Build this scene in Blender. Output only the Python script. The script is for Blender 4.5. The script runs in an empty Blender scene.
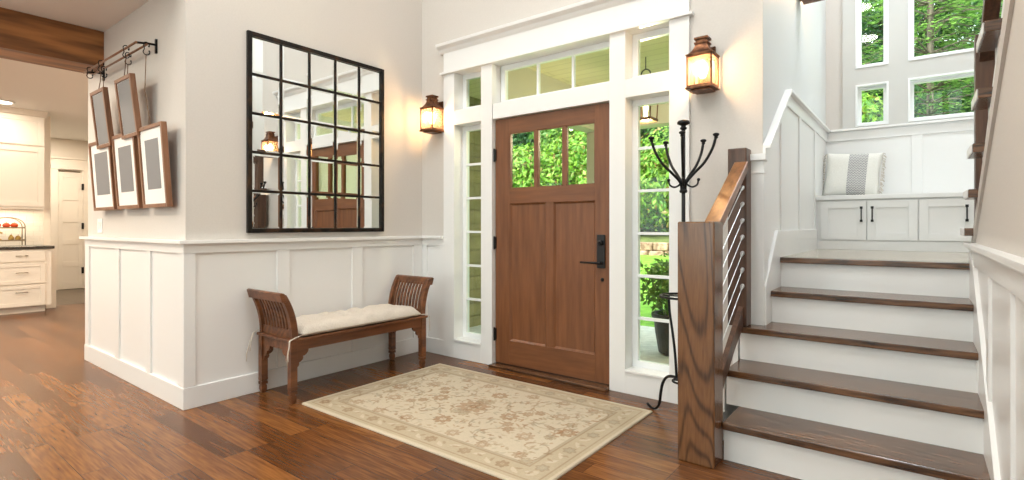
import bpy, bmesh, math, random
import numpy as np
from mathutils import Vector, Matrix, noise
R = math.radians
S = bpy.context.scene
COL = S.collection
random.seed(7)

# ------------------------------------------------------------------ camera, sky, exposure
CAMH = 1.2
cam_d = bpy.data.cameras.new('camera'); cam = bpy.data.objects.new('camera', cam_d); COL.objects.link(cam)
cam.location = (0, 0, CAMH); cam.rotation_euler = (R(90), 0, R(37.6))
cam_d.sensor_width = 36; cam_d.lens = 36 * 529 / 1024; cam_d.shift_y = -14 / 1024; cam_d.clip_start = .02
S.camera = cam
S.view_settings.view_transform = 'Standard'; S.view_settings.look = 'None'
S.view_settings.gamma = 1; S.view_settings.use_curve_mapping = False
S.view_settings.exposure = 0.12
w = bpy.data.worlds.new('sky'); S.world = w; w.use_nodes = True
nt = w.node_tree; bg = nt.nodes['Background']
SKYS = 3.6
bg.inputs[0].default_value = (.86, .94, 1.0, 1); bg.inputs[1].default_value = SKYS
sun_d = bpy.data.lights.new('sun', 'SUN'); sun = bpy.data.objects.new('sun', sun_d); COL.objects.link(sun)
sun_d.energy = 7.5; sun_d.angle = R(12); sun_d.color = (1, .95, .86); sun.rotation_euler = (R(38), R(-28), R(0))
try:
    S.cycles.use_denoising = True
    S.cycles.max_bounces = 12; S.cycles.diffuse_bounces = 6; S.cycles.transparent_max_bounces = 16
    S.cycles.sample_clamp_indirect = 6
except Exception: pass

# ------------------------------------------------------------------ main planes
YD = 3.525      # door wall plaster
XM = -3.812     # mirror wall plaster
YF = 1.442      # picture wall plaster
XS = -.765      # stair side wall
XR = .245       # right wall
YB = 6.3        # landing back wall
XE = 1.40       # outer side wall
YS = -4.6       # wall behind the camera
ZC = 5.3        # high ceiling
ZK = 2.845      # kitchen / hall ceiling
RISE, RUN, Y1 = .198, .28, 2.79
ZL = 5 * RISE   # landing

# room lamps: mostly unseen ceiling fixtures added to brighten the rooms (built further down) and window portals
FILL_LAMPS = [(-2.9, .9), (-1.0, .9), (-2.9, -1.1), (-1.0, -1.1), (-2.0, 1.6), (-2.0, -3.2)]  # unseen entry lamps, added to lift the foyer's brightness
FILL_LAMP_W = 27
KLAMPS = [(-4.7, -.5), (-6.6, .2), (-8.0, -.6), (-9.56, 1.42), (-6.6, -2.2), (-7.3, 2.4), (-11.8, 2.13), (-8.9, -2.6)]  # one kitchen light is in view; the others are added to brighten kitchen and hall
KLAMP_W = 46
STAIR_FILL = [(-.2, 5.0), (.8, 5.0), (.8, 1.8)]  # unseen lamps added over stair and landing for cool extra light
STAIR_FILL_W = 34

def tag(o, label=None, cat=None, group=None, kind=None):
    if label: o['label'] = label
    if cat: o['category'] = cat
    if group: o['group'] = group
    if kind: o['kind'] = kind
    return o
def thing(name, loc, label, cat, group=None, kind=None):
    o = bpy.data.objects.new(name, None); COL.objects.link(o); o.location = loc; o.empty_display_size = .1
    return tag(o, label, cat, group, kind)
def root_of(o):
    while o.parent: o = o.parent
    return o
def link_mesh(name, bm, mat, parent=None, smooth=False, bevel=0, segs=2, sub=0):
    """geometry is authored in world coordinates and stored relative to the thing it belongs to"""
    me = bpy.data.meshes.new(name)
    off = root_of(parent).location if parent else None
    if off is not None:
        for v in bm.verts: v.co -= off
    bmesh.ops.recalc_face_normals(bm, faces=bm.faces[:])
    bm.to_mesh(me); bm.free()
    for m in (mat if isinstance(mat, (list, tuple)) else [mat]): me.materials.append(m)
    if smooth:
        for p in me.polygons: p.use_smooth = True
    o = bpy.data.objects.new(name, me); COL.objects.link(o)
    if parent: o.parent = parent
    if bevel:
        b = o.modifiers.new('bevel', 'BEVEL'); b.width = bevel; b.segments = segs; b.limit_method = 'ANGLE'; b.angle_limit = R(40)
        b.harden_normals = False
    if sub:
        s = o.modifiers.new('subdivision', 'SUBSURF'); s.levels = s.render_levels = sub
    return o

class MB:
    def __init__(s): s.bm = bmesh.new(); s.mi = 0
    def face(s, vs):
        try:
            f = s.bm.faces.new(vs); f.material_index = s.mi; return f
        except ValueError: return None
    def box(s, x0, x1, y0, y1, z0, z1):
        v = [s.bm.verts.new((x, y, z)) for z in (z0, z1) for y in (y0, y1) for x in (x0, x1)]
        for a in ((0, 1, 3, 2), (4, 6, 7, 5), (0, 4, 5, 1), (2, 3, 7, 6), (0, 2, 6, 4), (1, 5, 7, 3)): s.face([v[i] for i in a])
        return s
    def cbox(s, c, size, rot=None):
        M = rot or Matrix.Identity(3); c = Vector(c)
        v = []
        for dz in (-.5, .5):
            for dy in (-.5, .5):
                for dx in (-.5, .5): v.append(s.bm.verts.new(c + M @ Vector((dx * size[0], dy * size[1], dz * size[2]))))
        for a in ((0, 1, 3, 2), (4, 6, 7, 5), (0, 4, 5, 1), (2, 3, 7, 6), (0, 2, 6, 4), (1, 5, 7, 3)): s.face([v[i] for i in a])
        return s
    def prism(s, pts, axis, a, b):
        """polygon pts in the two other axes, extruded along axis from a to b"""
        def mk(p, t):
            return {'x': (t, p[0], p[1]), 'y': (p[0], t, p[1]), 'z': (p[0], p[1], t)}[axis]
        A = [s.bm.verts.new(mk(p, a)) for p in pts]; B = [s.bm.verts.new(mk(p, b)) for p in pts]
        s.face(A); s.face(B[::-1]); n = len(pts)
        for i in range(n): s.face([A[i], A[(i + 1) % n], B[(i + 1) % n], B[i]])
        return s
    def tube(s, pts, rad, n=8, cap=True):
        pts = [Vector(p) for p in pts]; k = len(pts)
        rs = rad if isinstance(rad, (list, tuple)) else [rad] * k
        rings = []; up = None
        for i, p in enumerate(pts):
            d = (pts[min(i + 1, k - 1)] - pts[max(i - 1, 0)])
            d = d.normalized() if d.length > 1e-9 else Vector((0, 0, 1))
            if up is None: up = Vector((0, 0, 1)) if abs(d.z) < .9 else Vector((1, 0, 0))
            a = d.cross(up)
            if a.length < 1e-6: a = d.cross(Vector((0, 1, 0)))
            a.normalize(); b = a.cross(d).normalized(); up = b
            rings.append([s.bm.verts.new(p + (a * math.cos(t) + b * math.sin(t)) * rs[i]) for t in [2 * math.pi * j / n for j in range(n)]])
        for A, B in zip(rings, rings[1:]):
            for j in range(n): s.face([A[j], A[(j + 1) % n], B[(j + 1) % n], B[j]])
        if cap: s.face(rings[0][::-1]); s.face(rings[-1])
        return s
    def lathe(s, prof, c, n=24, axis='z', ang=0):
        """prof: list of (radius, height); n=4 gives square sections"""
        rings = []
        for r, h in prof:
            ring = []
            for j in range(n):
                t = 2 * math.pi * j / n + ang
                x, y = r * math.cos(t), r * math.sin(t)
                p = {'z': (x, y, h), 'y': (x, h, y), 'x': (h, x, y)}[axis]
                ring.append(s.bm.verts.new(Vector(c) + Vector(p)))
            rings.append(ring)
        for A, B in zip(rings, rings[1:]):
            for j in range(n): s.face([A[j], A[(j + 1) % n], B[(j + 1) % n], B[j]])
        s.face(rings[0][::-1]); s.face(rings[-1])
        return s
    def sphere(s, c, r, sc=(1, 1, 1), u=16, v=10):
        m = Matrix.Translation(c) @ Matrix.Diagonal((*sc, 1))
        before = set(s.bm.faces)
        bmesh.ops.create_uvsphere(s.bm, u_segments=u, v_segments=v, radius=r, matrix=m)
        for f in s.bm.faces:
            if f not in before: f.material_index = s.mi
        return s
    def build(s, name, mat, parent=None, **k): return link_mesh(name, s.bm, mat, parent, **k)
def B(*a): return MB().box(*a)
def copy_tree(o, parent=None):
    c = o.copy(); COL.objects.link(c)
    c.parent = parent
    for ch in o.children: copy_tree(ch, c)
    return c
def struct(name, mb, mat, **k):
    o = mb.build(name, mat, None, **k); o['kind'] = 'structure'; return o

# ------------------------------------------------------------------ materials
def newmat(name):
    m = bpy.data.materials.new(name); m.use_nodes = True
    n = m.node_tree; b = n.nodes['Principled BSDF']; return m, n, b
def setp(b, **k):
    names = dict(rough='Roughness', metal='Metallic', spec='Specular IOR Level', coat='Coat Weight', coatr='Coat Roughness', sheen='Sheen Weight', trans='Transmission Weight')
    for a, v in k.items(): b.inputs[names[a]].default_value = v
def flat(name, c, rough=.5, **k):
    m, n, b = newmat(name); b.inputs['Base Color'].default_value = (*c, 1); setp(b, rough=rough, **k)
    return m
def noisy(name, c1, c2, scale=20, rough=.5, bump=0, stretch=(1, 1, 1), detail=4, lo=.35, hi=.65, **k):
    m, n, b = newmat(name); N, L = n.nodes, n.links
    tc = N.new('ShaderNodeTexCoord'); mp = N.new('ShaderNodeMapping'); mp.inputs['Scale'].default_value = stretch
    ns = N.new('ShaderNodeTexNoise'); ns.inputs['Scale'].default_value = scale; ns.inputs['Detail'].default_value = detail
    cr = N.new('ShaderNodeValToRGB'); e = cr.color_ramp.elements
    e[0].position = lo; e[0].color = (*c1, 1); e[1].position = hi; e[1].color = (*c2, 1)
    L.new(tc.outputs['Object'], mp.inputs[0]); L.new(mp.outputs[0], ns.inputs['Vector']); L.new(ns.outputs[0], cr.inputs[0]); L.new(cr.outputs[0], b.inputs['Base Color'])
    if bump:
        bu = N.new('ShaderNodeBump'); bu.inputs['Strength'].default_value = bump; bu.inputs['Distance'].default_value = .01
        L.new(ns.outputs[0], bu.inputs['Height']); L.new(bu.outputs[0], b.inputs['Normal'])
    setp(b, rough=rough, **k)
    return m
def wood(name, dark, light, axis='z', ring=9, rough=.35, streak=60, contrast=1.0, figure=1.0, freq=60, w2=1.0, lines=0, **k):
    """wood with cathedral figure along the given axis: distorted bands plus fine streaks"""
    m, n, b = newmat(name); N, L = n.nodes, n.links
    tc = N.new('ShaderNodeTexCoord'); mp = N.new('ShaderNodeMapping')
    st = {'x': (.09, 1, 1), 'y': (1, .09, 1), 'z': (1, 1, .09)}[axis]
    mp.inputs['Scale'].default_value = st
    L.new(tc.outputs['Object'], mp.inputs[0])
    n1 = N.new('ShaderNodeTexNoise'); n1.inputs['Scale'].default_value = ring * .55; n1.inputs['Detail'].default_value = 1.5; n1.inputs['Distortion'].default_value = .4 * figure
    L.new(mp.outputs[0], n1.inputs['Vector'])
    mul = N.new('ShaderNodeMath'); mul.operation = 'MULTIPLY'; mul.inputs[1].default_value = freq
    L.new(n1.outputs[0], mul.inputs[0])
    si = N.new('ShaderNodeMath'); si.operation = 'SINE'; L.new(mul.outputs[0], si.inputs[0])
    n2 = N.new('ShaderNodeTexNoise'); n2.inputs['Scale'].default_value = streak; n2.inputs['Detail'].default_value = 5
    L.new(mp.outputs[0], n2.inputs['Vector'])
    a = N.new('ShaderNodeMath'); a.operation = 'MULTIPLY_ADD'; a.inputs[1].default_value = .22 * contrast * figure; a.inputs[2].default_value = .0
    if lines:       # thin dark growth rings instead of soft bands
        h = N.new('ShaderNodeMath'); h.operation = 'MULTIPLY_ADD'; h.inputs[1].default_value = .5; h.inputs[2].default_value = .5; L.new(si.outputs[0], h.inputs[0])
        pw = N.new('ShaderNodeMath'); pw.operation = 'POWER'; pw.inputs[1].default_value = 4; L.new(h.outputs[0], pw.inputs[0])
        a.inputs[1].default_value = -lines; a.inputs[2].default_value = lines * .25; L.new(pw.outputs[0], a.inputs[0])
    else:
        L.new(si.outputs[0], a.inputs[0])
    ad = N.new('ShaderNodeMath'); ad.operation = 'ADD'; L.new(a.outputs[0], ad.inputs[0])
    ww = N.new('ShaderNodeMath'); ww.operation = 'MULTIPLY_ADD'; ww.inputs[1].default_value = w2; ww.inputs[2].default_value = .5 - .5 * w2; L.new(n2.outputs[0], ww.inputs[0]); L.new(ww.outputs[0], ad.inputs[1])
    cr = N.new('ShaderNodeValToRGB'); e = cr.color_ramp.elements
    e[0].position = .5 - .32 / contrast; e[0].color = (*dark, 1); e[1].position = .5 + .26 / contrast; e[1].color = (*light, 1)
    L.new(ad.outputs[0], cr.inputs[0]); L.new(cr.outputs[0], b.inputs['Base Color'])
    setp(b, rough=rough, **k)
    return m

M = {}
M['white'] = flat('white_paint', (.80, .80, .79), .3)
M['sash'] = flat('window_white', (.83, .85, .85), .35)
M['wall'] = noisy('greige_wall_paint', (.60, .565, .525), (.62, .585, .545), 90, .6)
M['stairwall'] = flat('pale_wall_paint', (.68, .69, .69), .55)
M['panelgrey'] = flat('window_panel_paint', (.58, .58, .555), .5)
M['ceiling'] = flat('ceiling_paint', (.80, .78, .74), .8)
M['cabinet'] = flat('cream_cabinet_paint', (.80, .735, .64), .35)
M['kwall'] = flat('cream_wall_paint', (.76, .70, .61), .6)
M['doorwood'] = wood('mahogany_door', (.100, .034, .012), (.225, .085, .031), 'z', 5, .38, 34, .8, .35)
M['doorwoodh'] = wood('mahogany_door_rail', (.100, .034, .012), (.225, .085, .031), 'x', 5, .38, 34, .8, .35)
M['oak'] = wood('oak_newel', (.050, .019, .006), (.215, .094, .033), 'z', 4, .24, 110, 1.0, 1.0, freq=260, w2=.55, lines=.36, spec=.8)
M['oakrail'] = wood('oak_handrail', (.13, .052, .016), (.28, .120, .040), 'y', 6, .3, 50, 1, .6)
M['tread'] = wood('dark_oak_tread', (.025, .010, .004), (.165, .075, .032), 'x', 7, .26, 90, 1.1, .6, freq=120, coat=.25, coatr=.15)
M['darkpost'] = wood('dark_oak_post', (.04, .018, .010), (.115, .055, .030), 'z', 8, .35, 70, .9, .7)
M['benchwood'] = wood('bench_wood', (.060, .020, .008), (.215, .080, .030), 'y', 5, .33, 40, .9, .8)
M['framewood'] = wood('walnut_frame', (.13, .055, .025), (.30, .14, .07), 'z', 6, .4, 60, .8, .5)
M['beam'] = wood('rustic_beam', (.085, .030, .009), (.42, .175, .052), 'y', 3.2, .45, 30, .7, 1.5)
M['iron'] = flat('black_iron', (.012, .012, .013), .38, metal=.6)
M['blackmetal'] = flat('black_handle', (.01, .01, .011), .35, metal=.3)
M['bronze'] = noisy('mirror_frame_bronze', (.008, .006, .005), (.07, .033, .014), 9, .4, stretch=(1, 1, 1), lo=.5, hi=.75, metal=.5)
M['copper'] = noisy('aged_copper', (.07, .028, .014), (.26, .11, .05), 30, .42, metal=.75)
M['steel'] = flat('cable_steel', (.5, .5, .5), .35, metal=1)
M['nickel'] = flat('drawer_pull_nickel', (.30, .24, .17), .35, metal=.9)
M['mirror'] = flat('mirror_glass', (.86, .88, .87), .01, metal=1)
M['linen'] = noisy('linen', (.58, .52, .45), (.68, .62, .54), 140, .9, .4)
M['mat'] = flat('picture_mat', (.84, .83, .80), .8)
M['grey'] = flat('grey_picture', (.215, .215, .22), .6)
M['granite'] = noisy('dark_granite', (.012, .010, .009), (.06, .05, .04), 80, .15)
M['plastic'] = flat('white_plastic', (.82, .82, .80), .35)
M['cord'] = flat('brown_cord', (.16, .09, .05), .8)
M['tomato'] = flat('tomato_red', (.75, .09, .025), .25)
M['banana'] = noisy('banana_yellow', (.55, .30, .05), (.75, .52, .12), 12, .4)
M['concrete'] = noisy('porch_concrete', (.48, .48, .45), (.60, .60, .56), 14, .8)
M['stone'] = noisy('garden_stone', (.22, .12, .08), (.55, .36, .26), 9, .9, .5)
M['pot'] = flat('charcoal_pot', (.02, .022, .02), .45)
M['bark'] = noisy('bark', (.09, .065, .045), (.22, .17, .13), 14, .9, .6, stretch=(1, 1, .2))
M['porchtrim'] = flat('porch_beam_paint', (.50, .47, .38), .6)
M['siding'] = noisy('olive_siding', (.22, .19, .075), (.30, .26, .11), 6, .7)

def glass_mat(name, tint=(.93, .98, .95), refl=.045):
    m = bpy.data.materials.new(name); m.use_nodes = True; n = m.node_tree; N, L = n.nodes, n.links
    for x in list(N):
        if x.type != 'OUTPUT_MATERIAL': N.remove(x)
    out = [x for x in N if x.type == 'OUTPUT_MATERIAL'][0]
    t = N.new('ShaderNodeBsdfTransparent'); t.inputs[0].default_value = (*tint, 1)
    g = N.new('ShaderNodeBsdfGlossy'); g.inputs['Roughness'].default_value = .02
    lw = N.new('ShaderNodeFresnel'); lw.inputs[0].default_value = 1.45
    mx = N.new('ShaderNodeMixShader')
    # the far side of a pane must not mirror: the transparent shader does not refract
    ge = N.new('ShaderNodeNewGeometry'); sb = N.new('ShaderNodeMath'); sb.operation = 'SUBTRACT'; sb.inputs[0].default_value = 1; L.new(ge.outputs['Backfacing'], sb.inputs[1])
    ml = N.new('ShaderNodeMath'); ml.operation = 'MULTIPLY'; L.new(sb.outputs[0], ml.inputs[0]); L.new(lw.outputs[0], ml.inputs[1]); L.new(ml.outputs[0], mx.inputs[0]); L.new(t.outputs[0], mx.inputs[1]); L.new(g.outputs[0], mx.inputs[2]); L.new(mx.outputs[0], out.inputs[0])
    return m
M['glass'] = glass_mat('window_glass')
M['lglass'] = glass_mat('lantern_glass', (1, .95, .86))
def seeded():
    n = M['lglass'].node_tree; N, L = n.nodes, n.links
    out = [x for x in N if x.type == 'OUTPUT_MATERIAL'][0]; old = out.inputs[0].links[0].from_socket
    t = N.new('ShaderNodeBsdfTranslucent'); t.inputs[0].default_value = (1, .86, .66, 1); mx = N.new('ShaderNodeMixShader'); mx.inputs[0].default_value = .09
    L.new(old, mx.inputs[1]); L.new(t.outputs[0], mx.inputs[2]); L.new(mx.outputs[0], out.inputs[0])
seeded()
def emit(name, c, s):
    m = bpy.data.materials.new(name); m.use_nodes = True; n = m.node_tree; N, L = n.nodes, n.links
    b = N['Principled BSDF']; b.inputs['Base Color'].default_value = (*c, 1); b.inputs['Emission Color'].default_value = (*c, 1); b.inputs['Emission Strength'].default_value = s
    return m
M['bulb'] = emit('glowing_bulb', (1, .72, .38), 14)
M['lampface'] = emit('lamp_diffuser', (1, .93, .82), 6)

def floor_mat():
    m, n, b = newmat('oak_plank_floor'); N, L = n.nodes, n.links
    tc = N.new('ShaderNodeTexCoord')
    br = N.new('ShaderNodeTexBrick'); br.inputs['Scale'].default_value = 1; br.inputs['Mortar Size'].default_value = .0012; br.inputs['Mortar Smooth'].default_value = .2
    br.inputs['Brick Width'].default_value = .95; br.inputs['Row Height'].default_value = .125; br.offset = .37; br.offset_frequency = 3
    br.inputs['Color1'].default_value = (0, 0, 0, 1); br.inputs['Color2'].default_value = (1, 1, 1, 1); br.inputs['Mortar'].default_value = (0, 0, 0, 1); br.inputs['Bias'].default_value = 0
    L.new(tc.outputs['Object'], br.inputs['Vector'])
    # per plank shift of the grain
    mulv = N.new('ShaderNodeVectorMath'); mulv.operation = 'MULTIPLY_ADD'; mulv.inputs[1].default_value = (7, 3, 5)
    L.new(br.outputs['Color'], mulv.inputs[0]); L.new(tc.outputs['Object'], mulv.inputs[2])
    mp = N.new('ShaderNodeMapping'); mp.inputs['Scale'].default_value = (.07, 1, 1); L.new(mulv.outputs[0], mp.inputs[0])
    n1 = N.new('ShaderNodeTexNoise'); n1.inputs['Scale'].default_value = 9; n1.inputs['Detail'].default_value = 1.5; n1.inputs['Distortion'].default_value = .6
    L.new(mp.outputs[0], n1.inputs['Vector'])
    mul = N.new('ShaderNodeMath'); mul.operation = 'MULTIPLY'; mul.inputs[1].default_value = 70; L.new(n1.outputs[0], mul.inputs[0])
    si = N.new('ShaderNodeMath'); si.operation = 'SINE'; L.new(mul.outputs[0], si.inputs[0])
    n2 = N.new('ShaderNodeTexNoise'); n2.inputs['Scale'].default_value = 90; n2.inputs['Detail'].default_value = 5; L.new(mp.outputs[0], n2.inputs['Vector'])
    n3 = N.new('ShaderNodeTexNoise'); n3.inputs['Scale'].default_value = 5; n3.inputs['Detail'].default_value = 2; L.new(mp.outputs[0], n3.inputs['Vector'])
    a = N.new('ShaderNodeMath'); a.operation = 'MULTIPLY_ADD'; a.inputs[1].default_value = .045; L.new(si.outputs[0], a.inputs[0])
    w2 = N.new('ShaderNodeMath'); w2.operation = 'MULTIPLY_ADD'; w2.inputs[1].default_value = .55; w2.inputs[2].default_value = .22; L.new(n2.outputs[0], w2.inputs[0]); L.new(w2.outputs[0], a.inputs[2])
    a2 = N.new('ShaderNodeMath'); a2.operation = 'MULTIPLY_ADD'; a2.inputs[1].default_value = .26; L.new(n3.outputs[0], a2.inputs[0]); L.new(a.outputs[0], a2.inputs[2])
    sep = N.new('ShaderNodeSeparateColor'); L.new(br.outputs['Color'], sep.inputs[0])
    a3 = N.new('ShaderNodeMath'); a3.operation = 'MULTIPLY_ADD'; a3.inputs[1].default_value = .27; L.new(sep.outputs[0], a3.inputs[0]); L.new(a2.outputs[0], a3.inputs[2])
    cr = N.new('ShaderNodeValToRGB'); e = cr.color_ramp.elements
    e[0].position = .47; e[0].color = (.050, .017, .005, 1); e[1].position = 1.08; e[1].color = (.26, .102, .027, 1)
    e_mid = cr.color_ramp.elements.new(.76); e_mid.color = (.130, .047, .0135, 1)
    L.new(a3.outputs[0], cr.inputs[0])
    mx = N.new('ShaderNodeMix'); mx.data_type = 'RGBA'; mx.inputs[7].default_value = (.025, .010, .004, 1)
    L.new(br.outputs['Fac'], mx.inputs[0]); L.new(cr.outputs[0], mx.inputs[6]); L.new(mx.outputs[2], b.inputs['Base Color'])
    rr = N.new('ShaderNodeMapRange'); rr.inputs[3].default_value = .24; rr.inputs[4].default_value = .28; L.new(n3.outputs[0], rr.inputs[0]); L.new(rr.outputs[0], b.inputs['Roughness'])
    bu = N.new('ShaderNodeBump'); bu.inputs['Strength'].default_value = .04; bu.inputs['Distance'].default_value = .003; L.new(a.outputs[0], bu.inputs['Height']); L.new(bu.outputs[0], b.inputs['Normal'])
    setp(b, spec=.32)
    return m
M['floor'] = floor_mat()
def tile_mat(name, c1, c2, mortar, w_, h_, rough, ms=.004, vertical=False, offset=.5):
    m, n, b = newmat(name); N, L = n.nodes, n.links
    tc = N.new('ShaderNodeTexCoord'); mp = N.new('ShaderNodeMapping')
    if vertical: mp.inputs['Rotation'].default_value = (R(90), 0, R(90)) if vertical == 'x' else (R(90), 0, 0)
    br = N.new('ShaderNodeTexBrick'); br.inputs['Scale'].default_value = 1; br.inputs['Brick Width'].default_value = w_; br.inputs['Row Height'].default_value = h_
    br.inputs['Mortar Size'].default_value = ms; br.offset = offset
    br.inputs['Color1'].default_value = (*c1, 1); br.inputs['Color2'].default_value = (*c2, 1); br.inputs['Mortar'].default_value = (*mortar, 1)
    if vertical == 'x':
        se = N.new('ShaderNodeSeparateXYZ'); co = N.new('ShaderNodeCombineXYZ'); L.new(tc.outputs['Object'], se.inputs[0]); L.new(se.outputs[1], co.inputs[0]); L.new(se.outputs[2], co.inputs[1]); L.new(co.outputs[0], br.inputs['Vector'])
    else:
        L.new(tc.outputs['Object'], mp.inputs[0]); L.new(mp.outputs[0], br.inputs['Vector'])
    L.new(br.outputs['Color'], b.inputs['Base Color']); setp(b, rough=rough)
    return m
M['tile'] = tile_mat('slate_tile', (.12, .09, .06), (.16, .12, .08), (.07, .05, .035), .6, .3, .4)
M['subway'] = tile_mat('subway_tile', (.78, .74, .66), (.80, .76, .69), (.66, .60, .52), .15, .075, .2, .002, 'x')
M['porchceil'] = tile_mat('porch_ceiling_boards', (.82, .72, .46), (.86, .76, .49), (.58, .50, .30), 6, .14, .6, .004)
def leaf_mat(name, cols, trans=.35, size=3):
    m, n, b = newmat(name); N, L = n.nodes, n.links
    g = N.new('ShaderNodeNewGeometry'); cr = N.new('ShaderNodeValToRGB'); cr.color_ramp.interpolation = 'LINEAR'
    e = cr.color_ramp.elements; k = len(cols)
    e[0].position = 0; e[0].color = (*cols[0], 1); e[1].position = 1; e[1].color = (*cols[-1], 1)
    for i in range(1, k - 1):
        x = cr.color_ramp.elements.new(i / (k - 1)); x.color = (*cols[i], 1)
    L.new(g.outputs['Random Per Island'], cr.inputs[0]); L.new(cr.outputs[0], b.inputs['Base Color']); setp(b, rough=.5)
    tr = N.new('ShaderNodeBsdfTranslucent'); L.new(cr.outputs[0], tr.inputs[0])
    mx = N.new('ShaderNodeMixShader'); mx.inputs[0].default_value = trans
    out = [x for x in N if x.type == 'OUTPUT_MATERIAL'][0]
    L.new(b.outputs[0], mx.inputs[1]); L.new(tr.outputs[0], mx.inputs[2]); L.new(mx.outputs[0], out.inputs[0])
    return m
M['leafbright'] = leaf_mat('bright_shrub_leaves', [(.06, .17, .015), (.14, .32, .02), (.30, .50, .05), (.18, .40, .03), (.46, .60, .12), (.12, .30, .03), (.42, .22, .08)])
M['leafdark'] = leaf_mat('dark_tree_leaves', [(.015, .07, .015), (.04, .14, .03), (.09, .24, .05), (.03, .10, .03)])
M['leafmid'] = leaf_mat('mid_tree_leaves', [(.05, .15, .02), (.12, .28, .04), (.22, .40, .06), (.09, .20, .03)])
M['needle'] = leaf_mat('conifer_needles', [(.07, .19, .03), (.17, .36, .06), (.34, .54, .13), (.12, .27, .05)], .5)
M['lawn'] = noisy('lawn_grass', (.11, .27, .015), (.20, .41, .03), 6, .9, .6)
M['forestfloor'] = noisy('garden_ground', (.08, .10, .03), (.20, .24, .07), 2.5, .95, .5)

# ------------------------------------------------------------------ room shell
struct('floor', B(-10.3, XE, YS, YD + .2, -.05, 0), M['floor'])
struct('floor_tile', B(-13, -10.3, YS, 3.4, -.05, 0), M['tile'])
# ceilings
struct('ceiling', B(XM - .12, XE + .1, YS - .1, YB + .1, ZC, ZC + .1), M['ceiling'])
struct('ceiling_kitchen', B(-13.1, XM - .119, YS - .1, 3.5, ZK, ZK + .1), M['ceiling'])
# door wall with the opening of the door unit
OX0, OX1, OZ = -3.362, -1.348, 2.60
mb = MB(); WT = 3.72
mb.box(XM - .12, OX0 - .03, YD, WT, 0, ZC); mb.box(OX1 + .03, XS - .131, YD, WT, 0, ZC); mb.box(XS - .131, XS, YD, YD + .008, 0, ZC); mb.box(OX0 - .03, OX1 + .03, YD, WT, OZ + .03, ZC)
struct('wall_front', mb, M['wall'])
struct('wall_mirror', B(XM - .12, XM, YF, YD, 0, ZC), M['wall'])
struct('wall_picture', B(-5.92, XM - .12, YF, YF + .12, 0, ZK), M['wall'])
struct('wall_hall', B(-5.92, -5.80, YF + .12, 3.38, 0, ZK), M['kwall'])
struct('wall_header', B(XM - .12, XM, YS, YF, ZK, ZC), M['wall'])
# stair side wall, landing back wall with windows, outer wall
struct('wall_stair', B(XS - .13, XS, YD + .009, YB + .1, 0, ZC), M['stairwall'])
WZ = [(2.187, 2.60), (2.765, 4.6)]            # casing openings in height
WX = [(-.505, -.235), (-.085, .93), (1.08, 1.33)]
mb = MB(); y0, y1 = YB, YB + .14
mb.box(XS - .1, WX[0][0], y0, y1, 0, ZC)
for a, b_ in ((WX[0][1], WX[1][0]), (WX[1][1], WX[2][0]), (WX[2][1], XE + .1)): mb.box(a, b_, y0, y1, 0, ZC)
for x0, x1 in WX:
    for a, b_ in ((0, WZ[0][0]), (WZ[0][1], WZ[1][0]), (WZ[1][1], ZC)): mb.box(x0, x1, y0, y1, a, b_)
struct('wall_landing', mb, M['wall'])
struct('wall_outer', B(XE, XE + .1, YS, YB, 0, ZC), M['wall'])
# kitchen shell
struct('wall_kitchen', B(-10.49, -10.37, YS, 2.06, 0, ZK), M['kwall'])
struct('wall_pantry', B(-12.95, -12.8, YS, 3.4, 0, ZK), M['kwall'])
struct('wall_north', B(-12.95, -5.8, 3.3, 3.42, 0, ZK), M['kwall'])
struct('trim_1', B(-10.44, -10.355, 1.985, 2.07, 0, ZK), M['cabinet'], bevel=.003)
# wall behind the camera with unseen great-room windows added to let in daylight
def wall_with_holes(name, x0, x1, y0, y1, z1, holes, mat):
    mb = MB(); xs = x0
    for hx0, hx1, hz0, hz1 in holes:
        mb.box(xs, hx0, y0, y1, 0, z1); mb.box(hx0, hx1, y0, y1, 0, hz0); mb.box(hx0, hx1, y0, y1, hz1, z1); xs = hx1
    mb.box(xs, x1, y0, y1, 0, z1)
    return struct(name, mb, mat)
BW = [(-3.6, -1.5, .5, 4.7), (-1.2, .9, .5, 4.7)]
wall_with_holes('wall_back', XM - .12, XE + .1, YS - .12, YS, ZC, BW, M['wall'])
KW = [(-9.2, -7.2, .95, 2.4), (-6.6, -4.6, .95, 2.4)]  # unseen kitchen windows, also added to let in daylight
wall_with_holes('wall_back_kitchen', -12.95, XM - .12, YS - .12, YS, ZK, KW, M['kwall'])
def portal(cx, cy, cz, sx, sz, rot):
    d = bpy.data.lights.new('window_portal', 'AREA'); d.shape = 'RECTANGLE'; d.size = sx; d.size_y = sz; d.cycles.is_portal = True
    o = bpy.data.objects.new('window_portal', d); COL.objects.link(o); o.location = (cx, cy, cz); o.rotation_euler = rot
for n_, (x0, x1, z0, z1) in enumerate(BW + KW):
    win = thing('window_%d' % (20 + n_), ((x0 + x1) / 2, YS - .06, z0), None, None, kind='structure')
    f = MB(); t = .06
    f.box(x0, x1, YS - .10, YS - .04, z0, z0 + t).box(x0, x1, YS - .10, YS - .04, z1 - t, z1)
    for xx in (x0, (x0 + x1) / 2 - t / 2, x1 - t): f.box(xx, xx + t, YS - .10, YS - .04, z0 + t, z1 - t)
    if z1 > 3: f.box(x0 + t, x1 - t, YS - .10, YS - .04, 2.6, 2.66)
    f.build('window_frame', M['sash'], win)
    B(x0 + t, x1 - t, YS - .075, YS - .069, z0 + t, z1 - t).build('pane', M['glass'], win)
    portal((x0 + x1) / 2, YS + .02, (z0 + z1) / 2, x1 - x0, z1 - z0, (R(-90), 0, R(180)))
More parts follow.
